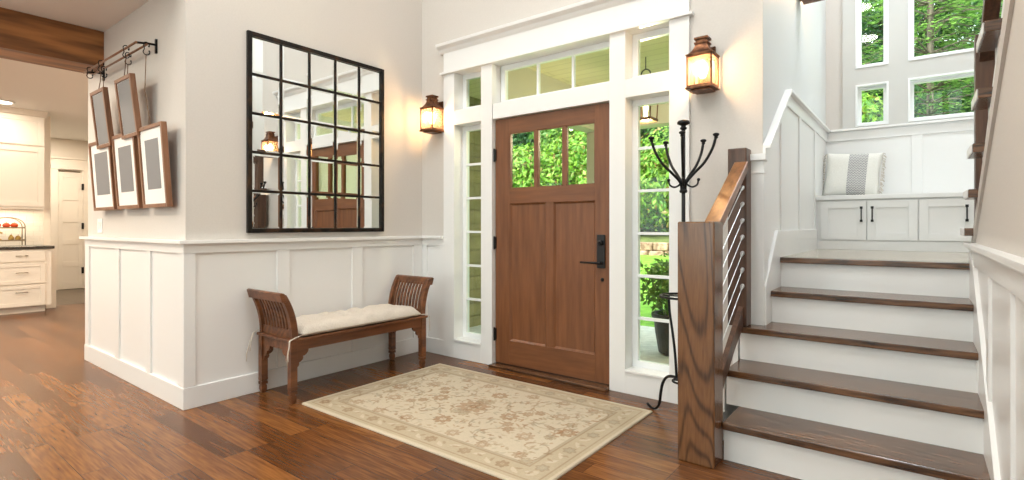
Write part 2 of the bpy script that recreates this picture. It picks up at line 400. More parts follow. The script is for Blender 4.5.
for x0, x1 in WX[:2]:
    for z0, z1 in WZ: portal((x0 + x1) / 2, YB - .01, (z0 + z1) / 2, x1 - x0, z1 - z0, (R(-90), 0, 0))

# baseboards and wainscot
BF = .022
struct('baseboard_mirror', B(XM, XM + BF, YF - BF, YD, 0, .14), M['white'], bevel=.003)
struct('baseboard_picture', B(-5.92 - BF, XM, YF - BF, YF, 0, .14), M['white'], bevel=.003)
struct('baseboard_front', B(XM + BF, -3.498, YD - BF, YD, 0, .14), M['white'], bevel=.003)
mb = MB()     # wainscot on the mirror wall
BT = .018
for a, b_ in ((YF - BT, 1.497), (2.061, 2.156), (2.72, 2.822), (3.40, YD - .001)): mb.box(XM, XM + BT, a, b_, .141, 1.02)
mb.box(XM, XM + BT + .002, YF - BT - .002, YD - .001, 1.02, 1.083)
mb.box(XM - .0, XM + .052, YF - .052, YD - .001, 1.083, 1.107)
struct('trim_2', mb, M['white'], bevel=.002)
mb = MB()     # wainscot on the picture wall
for a, b_ in ((-5.92 - BT, -5.83), (-5.14, -5.045), (-4.468, -4.38), (-3.885, XM)): mb.box(a, b_, YF - BT, YF, .141, 1.02)
mb.box(-5.92 - BT, XM, YF - BT - .002, YF, 1.02, 1.083); mb.box(-5.92 - .05, XM, YF - .052, YF, 1.083, 1.107)
struct('trim_3', mb, M['white'], bevel=.002)
mb = MB()     # wainscot between the corner and the door unit
mb.box(XM + BT + .003, -3.73, YD - BT, YD, .141, 1.02); mb.box(-3.56, -3.499, YD - BT, YD, .141, 1.02)
mb.box(XM + BT + .003, -3.499, YD - BT - .002, YD, 1.02, 1.083); mb.box(XM + .053, -3.499, YD - .052, YD, 1.083, 1.107)
struct('trim_4', mb, M['white'], bevel=.002)
# panel fields painted white behind the battens
struct('trim_5', B(XM, XM + .004, YF - .004, YD, .1, 1.07).box(-5.924, XM, YF - .004, YF, .1, 1.07).box(XM, -3.499, YD - .004, YD, .1, 1.07), M['white'])

# ------------------------------------------------------------------ door unit: casings, header, posts
YC = 3.50
mb = MB()
mb.box(-3.498, OX0, YC, YD, 0, 2.60); mb.box(OX1, -1.212, YC, YD, 0, 2.60)                # outer casings
mb.box(-3.498, -1.212, YC, YD, 2.60, 2.80)                                              # header board
mb.box(-3.525, -1.185, YC - .025, YD, 2.598, 2.618)                                     # lip under the header
mb.prism([(YD, 2.795), (YC, 2.795), (YC - .012, 2.81), (YC - .02, 2.83), (YC - .055, 2.85), (YC - .06, 2.875), (YD, 2.875)], 'x', -3.545, -1.165)
struct('trim_6', mb, M['white'], bevel=.002)
mb = MB()
mb.box(-3.039, -2.914, YC, 3.70, 0, 2.60); mb.box(-1.797, -1.671, YC, 3.70, 0, 2.60)        # mullion posts
mb.box(OX0, -3.039, YC, 3.70, 2.12, 2.25); mb.box(-1.671, OX1, YC, 3.70, 2.12, 2.25); mb.box(-2.905, -1.797, YC, 3.70, 2.118, 2.25)
mb.box(OX0, -3.039, YC, 3.70, 0, .155); mb.box(-1.671, OX1, YC, 3.70, 0, .155)            # base panels
mb.box(OX0 - .029, OX0, YD, 3.70, 0, 2.6); mb.box(OX1, OX1 + .029, YD, 3.70, 0, 2.6); mb.box(OX0, OX1, YD, 3.70, 2.60, 2.629)
mb.box(OX0, -3.039, YC - .012, 3.62, .155, .172); mb.box(-1.671, OX1, YC - .012, 3.62, .155, .172)  # ledges
struct('trim_7', mb, M['white'], bevel=.002)
struct('trim_8', B(-2.905, -1.797, 3.44, 3.72, 0, .022), M['tread'], bevel=.004)          # threshold

def window_unit(n, x0, x1, z0, z1, yg, rows=1, cols=1, fw_=.045, label=None, mun=.020):
    t = thing('window_%d' % n, ((x0 + x1) / 2, yg, z0), label, None, kind='structure')
    f = MB()
    f.box(x0, x1, yg - .022, yg + .022, z0, z0 + fw_); f.box(x0, x1, yg - .022, yg + .022, z1 - fw_, z1)
    f.box(x0, x0 + fw_, yg - .022, yg + .022, z0 + fw_, z1 - fw_); f.box(x1 - fw_, x1, yg - .022, yg + .022, z0 + fw_, z1 - fw_)
    f.build('window_frame', M['sash'], t, bevel=.002)
    gx0, gx1, gz0, gz1 = x0 + fw_, x1 - fw_, z0 + fw_, z1 - fw_
    for r in range(1, rows):
        z = gz0 + (gz1 - gz0) * r / rows; B(gx0, gx1, yg - .014, yg + .014, z - mun / 2, z + mun / 2).build('muntin', M['sash'], t)
    for c in range(1, cols):
        x = gx0 + (gx1 - gx0) * c / cols; B(x - mun / 2, x + mun / 2, yg - .014, yg + .014, gz0, gz1).build('muntin', M['sash'], t)
    B(gx0, gx1, yg - .002, yg + .002, gz0, gz1).build('pane', M['glass'], t)
    return t
YG = 3.637
window_unit(1, OX0, -3.039, .172, 2.12, YG, rows=6)
window_unit(2, -1.671, OX1, .172, 2.12, YG, rows=6)
window_unit(3, OX0, -3.039, 2.25, 2.60, YG)
window_unit(4, -2.905, -1.797, 2.25, 2.60, YG, cols=3)
window_unit(5, -1.671, OX1, 2.25, 2.60, YG)

# front door
DY0, DY1 = 3.535, 3.58
door = thing('door_1', (-2.355, DY0, .02), None, None, kind='structure')
DX0, DX1, DZ0, DZ1 = -2.902, -1.80, .028, 2.114
LX0, LX1, LZ0, LZ1 = -2.748, -1.935, 1.515, 1.985
mb = MB()
mb.box(DX0, LX0, DY0, DY1, DZ0, DZ1); mb.box(LX1, DX1, DY0, DY1, DZ0, DZ1); mb.box(-2.383, -2.306, DY0, DY1, .23, 1.39)
mb.build('stile', M['doorwood'], door, bevel=.002)
mb = MB()
for a, b_ in ((DZ0, .23), (1.39, LZ0), (LZ1, DZ1)): mb.box(LX0, LX1, DY0, DY1, a, b_)
mb.build('rail', M['doorwoodh'], door, bevel=.002)
for x0, x1 in ((LX0, -2.383), (-2.306, LX1)):
    mb = B(x0, x1, DY0 + .016, DY1 - .012, .23, 1.39)
    mb.build('door_panel', M['doorwood'], door)
    mb = MB(); q = .014      # sloped sticking around the panel
    for (a, b_, c, d) in ((x0, x1, .23, 1.39),):
        for pts in ([(DY0 + .003, c), (DY0 + .016, c), (DY0 + .016, c + q)], [(DY0 + .003, d), (DY0 + .016, d), (DY0 + .016, d - q)]): mb.prism(pts, 'x', a, b_)
        for pts in ([(a, DY0 + .003), (a, DY0 + .016), (a + q, DY0 + .016)], [(b_, DY0 + .003), (b_, DY0 + .016), (b_ - q, DY0 + .016)]): mb.prism(pts, 'z', c, d)
    mb.build('panel_molding', M['doorwood'], door)
for i in (1, 2):
    x = LX0 + (LX1 - LX0) * i / 3; B(x - .014, x + .014, DY0 + .002, DY1 - .002, LZ0, LZ1).build('muntin', M['doorwood'], door)
for i in range(3):
    a = LX0 + (LX1 - LX0) * i / 3; b_ = LX0 + (LX1 - LX0) * (i + 1) / 3
    a += .014 if i else 0; b_ -= .014 if i < 2 else 0
    g = B(a, b_, 3.556, 3.560, LZ0, LZ1).build('pane', M['glass'], door)
    mb = MB(); q = .008
    mb.box(a, a + q, DY0 + .004, 3.556, LZ0, LZ1).box(b_ - q, b_, DY0 + .004, 3.556, LZ0, LZ1).box(a, b_, DY0 + .004, 3.556, LZ0, LZ0 + q).box(a, b_, DY0 + .004, 3.556, LZ1 - q, LZ1)
    mb.build('glazing_bead', M['steel'] if False else M['doorwood'], g)
hp = B(-1.912, -1.846, DY0 - .014, DY0, .885, 1.135).build('handle_plate', M['blackmetal'], door, bevel=.003)
MB().lathe([(.021, 0), (.021, -.022), (.015, -.026)], (-1.879, DY0 - .012, 1.075), 20, 'y').build('deadbolt_cover', M['blackmetal'], hp)
B(-1.886, -1.872, DY0 - .055, DY0 - .03, 1.068, 1.082).build('thumb_turn', M['blackmetal'], hp, bevel=.002)
MB().tube([(-1.879, DY0 - .012, .925), (-1.879, DY0 - .052, .925)], .013, 14).tube([(-1.875, DY0 - .05, .925), (-1.95, DY0 - .052, .926), (-2.03, DY0 - .055, .926)], [.0095, .008, .007], 12).build('lever', M['blackmetal'], hp, smooth=True)
MB().lathe([(.014, 0), (.014, -.005), (.007, -.012), (.007, -.018), (.004, -.02)], (-1.872, DY0, .80), 16, 'y').build('peg_knob', M['blackmetal'], door)
for z in (1.81, 1.055, .27): B(DX0 - .016, DX0 + .012, DY0 - .014, DY0 + .002, z - .05, z + .05).tube([(DX0 - .003, DY0 - .012, z - .056), (DX0 - .003, DY0 - .012, z + .056)], .008, 10).build('hinge', M['blackmetal'], door)
B(DX0 + .002, DX1 - .002, DY0 + .004, DY1, .022, DZ0).build('door_sweep', M['blackmetal'], door)

# ------------------------------------------------------------------ lower stair flight and landing
stair = thing('staircase', (-.3, 3.4, 0), 'lower flight of dark oak steps with white risers rising to the landing', 'staircase')
def ynose(i): return Y1 + (i - 1) * RUN
TL = [-.797, -.862, -.862, XS, XS]
for i in range(1, 5):
    z = i * RISE; y0 = ynose(i)
    mb = B(TL[i - 1], XR, y0, y0 + RUN + .04 if i < 4 else y0 + RUN + .04, z - .036, z)
    mb.build('tread', M['tread'], stair, bevel=.005)
for i in range(1, 6):
    z = i * RISE; y0 = ynose(i) + .03
    B(max(TL[i - 1], -.80) if i == 1 else TL[i - 1], XR, y0, y0 + .018, z - RISE, z - .0365).build('riser', M['white'], stair)
B(XS, XR, ynose(5), ynose(5) + .09, ZL - .036, ZL).build('tread', M['tread'], stair, bevel=.005)
M['landing'] = wood('landing_oak', (.30, .25, .19), (.42, .36, .28), 'x', 5, .22, 40, .7, .3, coat=.3)
struct('floor_landing', B(XS, XE, 3.98, YB, ZL - .2, ZL).box(XR, XE, 3.96, 3.985, ZL - .2, ZL), M['landing'])
# closed side of the flight under the railing, and the raking skirt boards on both walls
mb = MB()
mb.prism([(2.83, 0), (3.52, 0), (3.52, 3 * RISE - .04), (ynose(3) + .02, 3 * RISE - .04), (ynose(3) + .02, 2 * RISE - .04), (ynose(2) + .02, 2 * RISE - .04), (ynose(2) + .02, RISE - .04), (2.83, RISE - .04)], 'x', -.90, -.87)
mb.build('side_panel', M['white'], stair)
def nz(y): return RISE + (y - Y1) / RUN * RISE
struct('trim_9', MB().prism([(3.503, nz(3.5) - .3), (3.503, nz(3.5) + .13), (ynose(5) - .06, ZL + .18 - .0), (ynose(5) + .05, ZL + .18), (YB - .001, ZL + .18), (YB - .001, ZL), (ynose(5) + .05, ZL - .2), (ynose(5), ZL - .3)], 'x', XS, XS + .024), M['white'])
struct('trim_10', MB().prism([(2.6, 0), (2.62, nz(2.6) + .14), (ynose(5) - .1, nz(ynose(5) - .1) + .14), (4.0, 1.05), (4.0, .5), (3.2, 0)], 'x', XR - .022, XR), M['white'])

# wainscot of the stair side wall: raking cap that turns level over the landing
ZW = 2.177
mb = MB()
rk = [(3.52, 1.70), (4.20, ZW)]
def rake(z_lo, z_hi, x1):
    mb.prism([(rk[0][0], rk[0][1] + z_lo), (rk[0][0], rk[0][1] + z_hi), (rk[1][0], rk[1][1] + z_hi), (YB - .001, ZW + z_hi), (YB - .001, ZW + z_lo), (rk[1][0] + .01, rk[1][1] + z_lo)], 'x', XS + .001, x1)
rake(-.022, .0, XS + .048); rake(-.115, -.022, XS + .018)
mb.prism([(3.52, nz(3.52)), (3.52, 1.68), (4.2, ZW - .02), (YB - .001, ZW - .02), (YB - .001, ZL + .1), (4.0, ZL + .1)], 'x', XS + .0005, XS + .005)
for y in (3.52, 4.00, 4.70, 5.47): 
    zt = min(ZW, rk[0][1] + (y + .0 - rk[0][0]) / .68 * (ZW - rk[0][1])) - .10
    zb = ZL + .22 if y > 3.9 else nz(y) + .12
    mb.box(XS + .001, XS + .016, y, y + .085, zb - .05, zt)
struct('trim_11', mb, M['white'], bevel=.002)
# capped pilaster where the door wall meets the stair
mb = B(-.835, XS + .016, YC - .018, YD, 3 * RISE, 1.60); mb.box(-.85, XS + .03, YC - .04, YD, 1.60, 1.64); mb.box(-.838, XS + .02, YC - .024, YD, 1.52, 1.535)
struct('trim_12', mb, M['white'], bevel=.002)
# landing back wall wainscot and window panel
mb = MB(); yb = YB
mb.box(XS + .05, XE, yb - .048, yb, ZW - .022, ZW); mb.box(XS + .018, XE, yb - .018, yb, ZW - .115, ZW - .022)
for x in (-.06, .62): mb.box(x, x + .085, yb - .016, yb, 1.47, ZW - .115)
struct('trim_13', mb, M['white'], bevel=.002)
struct('trim_14', B(XS, XE, yb - .005, yb, ZL, ZW - .02), M['white'])
mb = MB(); PX0 = -.615          # wide grey panel that carries all the landing windows
mb.box(PX0, WX[0][0] + .0, yb - .03, yb, ZW, ZC)
for a, b_ in ((WX[0][1], WX[1][0]), (WX[1][1], WX[2][0]), (WX[2][1], XE)): mb.box(a, b_, yb - .03, yb, ZW, ZC)
for x0, x1 in WX:
    for a, b_ in ((ZW, WZ[0][0]), (WZ[0][1], WZ[1][0]), (WZ[1][1], ZC)): mb.box(x0, x1, yb - .03, yb, a, b_)
struct('trim_15', mb, M['panelgrey'])
k = 6
for x0, x1 in WX:
    for z0, z1 in WZ:
        wu = window_unit(k, x0, x1, z0, z1, yb + .05, fw_=.045); k += 1
        f = MB(); t = .018        # white jamb lining in front of the sash
        f.box(x0, x0 + t, yb - .04, yb + .03, z0, z1).box(x1 - t, x1, yb - .04, yb + .03, z0, z1).box(x0 + t, x1 - t, yb - .04, yb + .03, z0, z0 + t).box(x0 + t, x1 - t, yb - .04, yb + .03, z1 - t, z1)
        f.build('window_jamb', M['sash'], wu)

# ------------------------------------------------------------------ right wall under the upper flight
YT = 4.12                         # first riser of the upper flight, which climbs back towards the room
def z2(y): return ZL + (YT - y) / RUN * RISE     # nosing line of the upper flight
ye = .95
struct('wall_right', MB().prism([(4.02, 0), (4.02, ZL + .06), (3.99, 1.10), (ye, 1.10 + (3.99 - ye) * .575), (-1.2, 1.10 + (3.99 - ye) * .575), (-1.2, 0)], 'x', XR, XR + .10), M['wall'])
# raking trim board along its upper edge
def rk2(y): return 1.10 + (3.99 - y) * .575
struct('trim_16', MB().prism([(4.0, 1.10), (4.0, rk2(4.0)), (ye, rk2(ye)), (ye, rk2(ye) - .16), (3.86, 1.107)], 'x', XR - .012, XR + .0), M['wall'])
mb = MB()
mb.box(XR - .045, XR, -1.0, 4.0, 1.083, 1.107); mb.box(XR - .018, XR, -1.0, 4.0, .99, 1.083); mb.box(XR - .028, XR, -1.0, 4.0, 1.068, 1.083)
for y in (3.70, 2.98, 2.30, 1.6): mb.box(XR - .016, XR, y, y + .09, 0, .99)
struct('trim_17', mb, M['white'], bevel=.002)
struct('trim_18', B(XR - .004, XR, -1.0, 4.0, 0, 1.07), M['white'])
up = thing('staircase', (.7, 3.4, ZL), 'upper flight of dark oak steps climbing from the landing above the right wall', 'staircase')
for i in range(1, 11):
    z = ZL + i * RISE; y1 = YT - (i - 1) * RUN
    B(XR - .048, XE, y1 - RUN - .03, y1 + .0, z - .042, z).build('tread', M['tread'], up, bevel=.003)
    B(XR - .053, XR - .0485, y1 - RUN - .012, y1 - .002, z - .042, z).build('tread_return', M['white'], up, bevel=.002)
    B(XR + .005, XE, y1 - .045, y1 - .025, z - RISE, z - .0425).build('riser', M['white'], up)
mb = MB().prism([(YT - .05, ZL), (YT - .05, ZL + RISE - .05), (ye + .25, z2(ye + .25) - .06), (ye + .25, z2(ye + .25) - .35)], 'x', XR + .002, XR + .03)
mb.build('stringer', M['white'], up)
struct('floor_upper', B(XR, XE, YS, YT - 10 * RUN - .03, ZL + 10 * RISE - .3, ZL + 10 * RISE), M['ceiling'])

# ------------------------------------------------------------------ stair railing with two newels and steel cables
rail = thing('stair_railing', (-.89, 2.75, 0), 'oak stair railing with two square newels and steel cables beside the lower steps', 'railing')
mb = B(-.985, -.80, 2.67, 2.822, 0, 1.222); mb.build('newel_post', M['oak'], rail, bevel=.008, segs=3)
mb = B(-.93, -.822, 3.37, 3.485, 3 * RISE, 1.672); mb.build('newel_post', M['darkpost'], rail, bevel=.006)
mb = MB()   # handrail
a, b_ = (2.80, 1.222), (3.372, 1.568)
mb.prism([(a[0] + .02, a[1] - .055), (a[0] + .005, a[1] + .0), (b_[0], b_[1] + .02), (b_[0], b_[1] - .035)], 'x', -.892, -.812)
mb.build('handrail', M['oakrail'], rail, bevel=.004)
mb = MB().prism([(2.822, RISE + .02), (2.822, RISE + .12), (3.37, 3 * RISE + .12), (3.37, 3 * RISE + .0), (3.2, 2 * RISE + .1)], 'x', -.868, -.84)
mb.build('bottom_rail', M['darkpost'], rail)
for i in range(7):
    z1 = .845 + i * .0985; z0 = z1 - .35
    mb = MB().tube([(-.842, 2.822, z0), (-.842, 3.37, z1)], .0026, 8)
    c = mb.build('cable', M['steel'], rail)
    d = Vector((0, 3.37 - 2.822, z1 - z0)).normalized(); e_ = Vector((-.842, 3.37, z1))
    MB().tube([e_ - d * .05, e_ - d * .03, e_ - d * .028, e_ - d * .0], [.004, .008, .010, .010], 10).sphere(e_ - d * .012, .0125).build('cable_fitting', M['steel'], c)

# upper railing
r2 = thing('stair_railing', (.31, 4.0, ZL), 'dark newel post and handrail of the upper flight before the landing windows', 'railing')
B(XR + .005, XR + .10, 3.96, 4.055, ZL, 2.28).build('newel_post', M['darkpost'], r2, bevel=.004)
mb = MB().prism([(3.96, 2.12), (3.96, 2.20), (.9, 2.20 + 3.06 * .707), (.9, 2.12 + 3.06 * .707)], 'x', XR + .02, XR + .085)
mb.build('handrail', M['darkpost'], r2, bevel=.004)

# ------------------------------------------------------------------ built-in bench with cabinet doors on the landing
bc = thing('window_bench', (0.3, 5.54, ZL), 'white built-in bench with panelled cupboard doors under the landing windows', 'bench')
YBN = 5.54
B(XS + .016, XE, YBN, YB - .006, ZL, 1.432).build('cabinet_body', M['white'], bc)
B(XS + .016, XE, YBN - .012, YBN, ZL, 1.07).build('toe_board', M['white'], bc, bevel=.002)
B(XS + .016, XE, YBN - .03, YB - .006, 1.4325, 1.473).build('seat', M['white'], bc, bevel=.004)
dx = [(-.711, -.366), (-.358, -.010), (-.002, .352), (.36, .71), (.718, 1.06), (1.068, 1.38)]
for i, (x0, x1) in enumerate(dx):
    d = MB(); y0 = YBN - .022; z0, z1 = 1.078, 1.420; s = .062
    d.box(x0, x0 + s, y0, YBN - .001, z0, z1).box(x1 - s, x1, y0, YBN - .001, z0, z1).box(x0 + s, x1 - s, y0, YBN - .001, z0, z0 + s).box(x0 + s, x1 - s, y0, YBN - .001, z1 - s, z1).box(x0 + s, x1 - s, y0 + .012, YBN - .001, z0 + s, z1 - s)
    do = d.build('door', M['white'], bc, bevel=.0015)
    hx = x1 - .035 if i in (0, 2, 4) else x0 + .035
    hx = {0: -.401, 1: -.322, 2: .298}.get(i, hx)
    h = MB().tube([(hx, y0 - .022, 1.24), (hx, y0 - .022, 1.365)], .005, 8)
    for zz in (1.245, 1.36): h.tube([(hx, y0, zz), (hx, y0 - .024, zz)], .006, 8); h.cbox((hx, y0 - .022, zz), (.02, .014, .02))
    h.build('handle', M['blackmetal'], do)

# throw pillow with a woven band and fringes
M['pillow'] = noisy('pillow_cotton', (.70, .69, .64), (.76, .75, .70), 120, .9, .3)
def band_mat():
    m, n, b = newmat('woven_band'); N, L = n.nodes, n.links
    tc = N.new('ShaderNodeTexCoord'); se = N.new('ShaderNodeSeparateXYZ'); L.new(tc.outputs['Object'], se.inputs[0])
    # zigzag: z + |frac(x)-.5|
    def math_(op, a, b2=None, c=None):
        x = N.new('ShaderNodeMath'); x.operation = op
        for i, v in enumerate((a, b2, c)):
            if v is None: continue
            if isinstance(v, (int, float)): x.inputs[i].default_value = v
            else: L.new(v, x.inputs[i])
        return x.outputs[0]
    fx = math_('PINGPONG', se.outputs[0], .012)
    s = math_('ADD', math_('MULTIPLY', fx, 1.0), se.outputs[2])
    f = math_('FRACT', math_('MULTIPLY', s, 62))
    g = math_('GREATER_THAN', f, .5)
    mx = N.new('ShaderNodeMix'); mx.data_type = 'RGBA'; mx.inputs[6].default_value = (.20, .20, .21, 1); mx.inputs[7].default_value = (.66, .65, .62, 1)
    L.new(g, mx.inputs[0]); L.new(mx.outputs[2], b.inputs['Base Color']); setp(b, rough=.9)
    return m
M['band'] = band_mat()
def pillow_bm(W, H, T, nx=24, nz_=24, band=None):
    bm = bmesh.new(); V = {}
    for s in (1, -1):
        for i in range(nx + 1):
            for j in range(nz_ + 1):
                u = i / nx * 2 - 1; v = j / nz_ * 2 - 1
                edge = (i in (0, nx) or j in (0, nz_))
                th = T * ((1 - u ** 4) * (1 - v ** 4)) ** .5 if not edge else 0
                pinch = 1 - .06 * (1 - abs(v)) * abs(u) ** 3; pz = 1 - .06 * (1 - abs(u)) * abs(v) ** 3
                co = (u * W / 2 * pinch, s * th * -1, v * H / 2 * pz)
                if edge and s == -1: V[s, i, j] = V[1, i, j]
                else: V[s, i, j] = bm.verts.new(co)
        for i in range(nx):
            for j in range(nz_):
                q = [V[s, i, j], V[s, i + 1, j], V[s, i + 1, j + 1], V[s, i, j + 1]]
                f = bm.faces.new(q if s == 1 else q[::-1])
                uc = (i + .5) / nx * 2 - 1
                if band and band[0] < uc < band[1]: f.material_index = 1
    return bm
pt = thing('throw_pillow', (-.50, 6.1, 1.473), 'white square throw pillow with grey woven band and tassel fringe on landing bench', 'pillow')
bm = pillow_bm(.46, .43, .085, 30, 24, (-.12, .62 - .06))
rotm = Matrix.Rotation(R(-12), 4, 'X') @ Matrix.Rotation(R(4), 4, 'Y')
bmesh.ops.transform(bm, matrix=Matrix.Translation((-.515, 6.06, 1.473 + .225)) @ rotm, verts=bm.verts[:])
link_mesh('cover', bm, [M['pillow'], M['band']], pt, smooth=True)
M['fringe'] = flat('fringe_yarn', (.52, .47, .40), .95)
for s in (-1, 1):
    mb = MB()
    for j in range(34):
        z = -.21 + j * .42 / 33; L_ = random.uniform(.018, .034)
        p0 = Vector((s * .228, 0, z)); p1 = p0 + Vector((s * L_ * .7, random.uniform(-.01, .01), random.uniform(-.012, .0))); p2 = p1 + Vector((s * L_ * .3, random.uniform(-.008, .008), -.010))
        T_ = Matrix.Translation((-.515, 6.06, 1.473 + .225)) @ rotm
        mb.tube([T_ @ p0, T_ @ p1, T_ @ p2], .0035, 5)
    mb.build('fringe', M['fringe'], pt)

# ------------------------------------------------------------------ wall mirror
mi = thing('wall_mirror', (XM, 2.437, 1.15), 'large square mirror with a dark bronze grid of twenty-five panes above the bench', 'mirror')
y0, y1, z0, z1 = 1.835, 3.045, 1.150, 2.596; xf = XM + .030
mb = MB(); fwd = .032
mb.box(XM + .004, xf, y0, y0 + fwd, z0, z1).box(XM + .004, xf, y1 - fwd, y1, z0, z1).box(XM + .004, xf, y0 + fwd, y1 - fwd, z0, z0 + fwd).box(XM + .004, xf, y0 + fwd, y1 - fwd, z1 - fwd, z1)
mb.build('frame', M['bronze'], mi, bevel=.003)
B(XM + .001, XM + .008, y0 + .005, y1 - .005, z0 + .005, z1 - .005).build('backing', M['iron'], mi)
iy0, iy1, iz0, iz1 = y0 + fwd, y1 - fwd, z0 + fwd, z1 - fwd; bw = .019
py = (iy1 - iy0 - 4 * bw) / 5; pz = (iz1 - iz0 - 4 * bw) / 5
for i in range(1, 5):
    a = iy0 + i * py + (i - 1) * bw; B(XM + .010, XM + .019, a, a + bw, iz0, iz1).build('grid_bar', M['bronze'], mi, bevel=.003)
    a = iz0 + i * pz + (i - 1) * bw; B(XM + .010, XM + .0185, iy0, iy1, a, a + bw).build('grid_bar', M['bronze'], mi, bevel=.003)
rr = random.Random(3)
for i in range(5):
    for j in range(5):
        a = iy0 + i * (py + bw); c = iz0 + j * (pz + bw); b2, d2 = a + py, c + pz; e = .014; xo, xi = XM + .0112, XM + .0122
        bm = bmesh.new(); ty, tz = rr.uniform(-.0003, .0003), rr.uniform(-.0003, .0003)
        def vv(x, y, z): return bm.verts.new((x + ty * (y - (a + b2) / 2) / .1 + tz * (z - (c + d2) / 2) / .1, y, z))
        O = [vv(xo, a, c), vv(xo, b2, c), vv(xo, b2, d2), vv(xo, a, d2)]; I = [vv(xi, a + e, c + e), vv(xi, b2 - e, c + e), vv(xi, b2 - e, d2 - e), vv(xi, a + e, d2 - e)]
        K = [bm.verts.new((XM + .0085, p.co.y, p.co.z)) for p in O]
        bm.faces.new(I)
        for q in range(4): bm.faces.new([O[q], O[(q + 1) % 4], I[(q + 1) % 4], I[q]]); bm.faces.new([K[q], K[(q + 1) % 4], O[(q + 1) % 4], O[q]])
        bm.faces.new(K[::-1])
        link_mesh('mirror_pane', bm, M['mirror'], mi)

# ------------------------------------------------------------------ lanterns
def lantern(cx, cy, label, group, z0=2.062, lit=True, W=.160, D=.15):
    """copper box lantern, its back on the wall at y=cy; cx is the middle"""
    t = thing('wall_lantern', (cx, cy, z0), label, 'lantern', group)
    yb_, yf = cy - .02, cy - .02 - D; x0, x1 = cx - W / 2, cx + W / 2; h0, h1 = z0 + .022, z0 + .224
    B(cx - .055, cx + .055, cy - .018, cy, z0 + .03, z0 + .30).build('back_plate', M['copper'], t, bevel=.003)
    mb = B(x0 - .006, x1 + .006, yf - .006, yb_, z0 + .010, h0); mb.box(x0 + .02, x1 - .02, yf + .02, yb_ - .01, z0, z0 + .010); mb.box(x0, x1, yf, yb_, h0, h0 + .012)
    mb.build('base', M['copper'], t, bevel=.002)
    mb = MB(); p = .009
    for xa in (x0, x1 - p):
        for ya in (yf, yb_ - p): mb.box(xa, xa + p, ya, ya + p, h0 + .012, h1)
    for ya in (yf, yb_ - p): mb.box(x0, x1, ya, ya + p, h1 - .012, h1)
    for xa in (x0, x1 - p): mb.box(xa, xa + p, yf, yb_, h1 - .012, h1)
    mb.build('body_frame', M['copper'], t)
    # flared roof with concave sides
    cyy = (yf + yb_) / 2; bm = bmesh.new(); rings = []
    for s_, dz in ((1.06, 0), (1.06, .006), (.88, .012), (.70, .028), (.58, .044), (.48, .062), (.46, .076)):
        a, b2 = W / 2 * s_, D / 2 * s_
        rings.append([bm.verts.new((cx + u * a, cyy + v * b2, h1 + dz)) for u, v in ((-1, -1), (1, -1), (1, 1), (-1, 1))])
    for A, Bq in zip(rings, rings[1:]):
        for q in range(4): bm.faces.new([A[q], A[(q + 1) % 4], Bq[(q + 1) % 4], Bq[q]])
    bm.faces.new(rings[-1]); bm.faces.new(rings[0][::-1])
    link_mesh('roof', bm, M['copper'], t)
    mb = MB(); a, b2 = W * .27, D * .27; zt = h1 + .076
    mb.box(cx - a, cx + a, cyy - b2, cyy + b2, zt, zt + .010).box(cx - a * .8, cx + a * .8, cyy - b2 * .8, cyy + b2 * .8, zt + .010, zt + .028).box(cx - a, cx + a, cyy - b2, cyy + b2, zt + .028, zt + .042)
    mb.build('chimney_cap', M['copper'], t, bevel=.001)
    for nm, bx in (('pane', (x0 + .006, x1 - .006, yf + .004, yf + .006)), ('pane', (x0 + .004, x0 + .006, yf + .006, yb_ - .006)), ('pane', (x1 - .006, x1 - .004, yf + .006, yb_ - .006))):
        B(*bx, h0 + .010, h1 - .004).build(nm, M['lglass'], t)
    MB().lathe([(.016, 0), (.016, .045), (.012, .05)], (cx, cyy, h0 + .012), 14).build('candle_sleeve', M['copper'], t)
    bl = MB().lathe([(.012, .0), (.022, .02), (.033, .055), (.031, .08), (.014, .108), (.002, .115)], (cx, cyy, h0 + .058), 16).build('bulb', M['bulb'] if lit else M['lglass'], t, smooth=True)
    if lit:
        d = bpy.data.lights.new('lantern_light', 'POINT'); d.energy = 9; d.color = (1, .66, .36); d.shadow_soft_size = .03
        o = bpy.data.objects.new('lantern_light', d); COL.objects.link(o); o.location = Vector((cx, cyy - .045, h0 + .115)) - t.location; o.parent = t
    return t
lantern(-3.575, YD, 'lit copper box lantern in the corner left of the front door', 'copper wall lanterns')
lantern(-1.100, YD, 'lit copper box lantern on the wall right of the front door above the coat rack', 'copper wall lanterns')

sl = lantern(XS, 4.76, 'copper box lantern high on the white wall beside the stair landing', 'copper wall lanterns', z0=2.985)
sl.rotation_euler.z = R(90); sl.location = (XS, 4.76, 2.985)

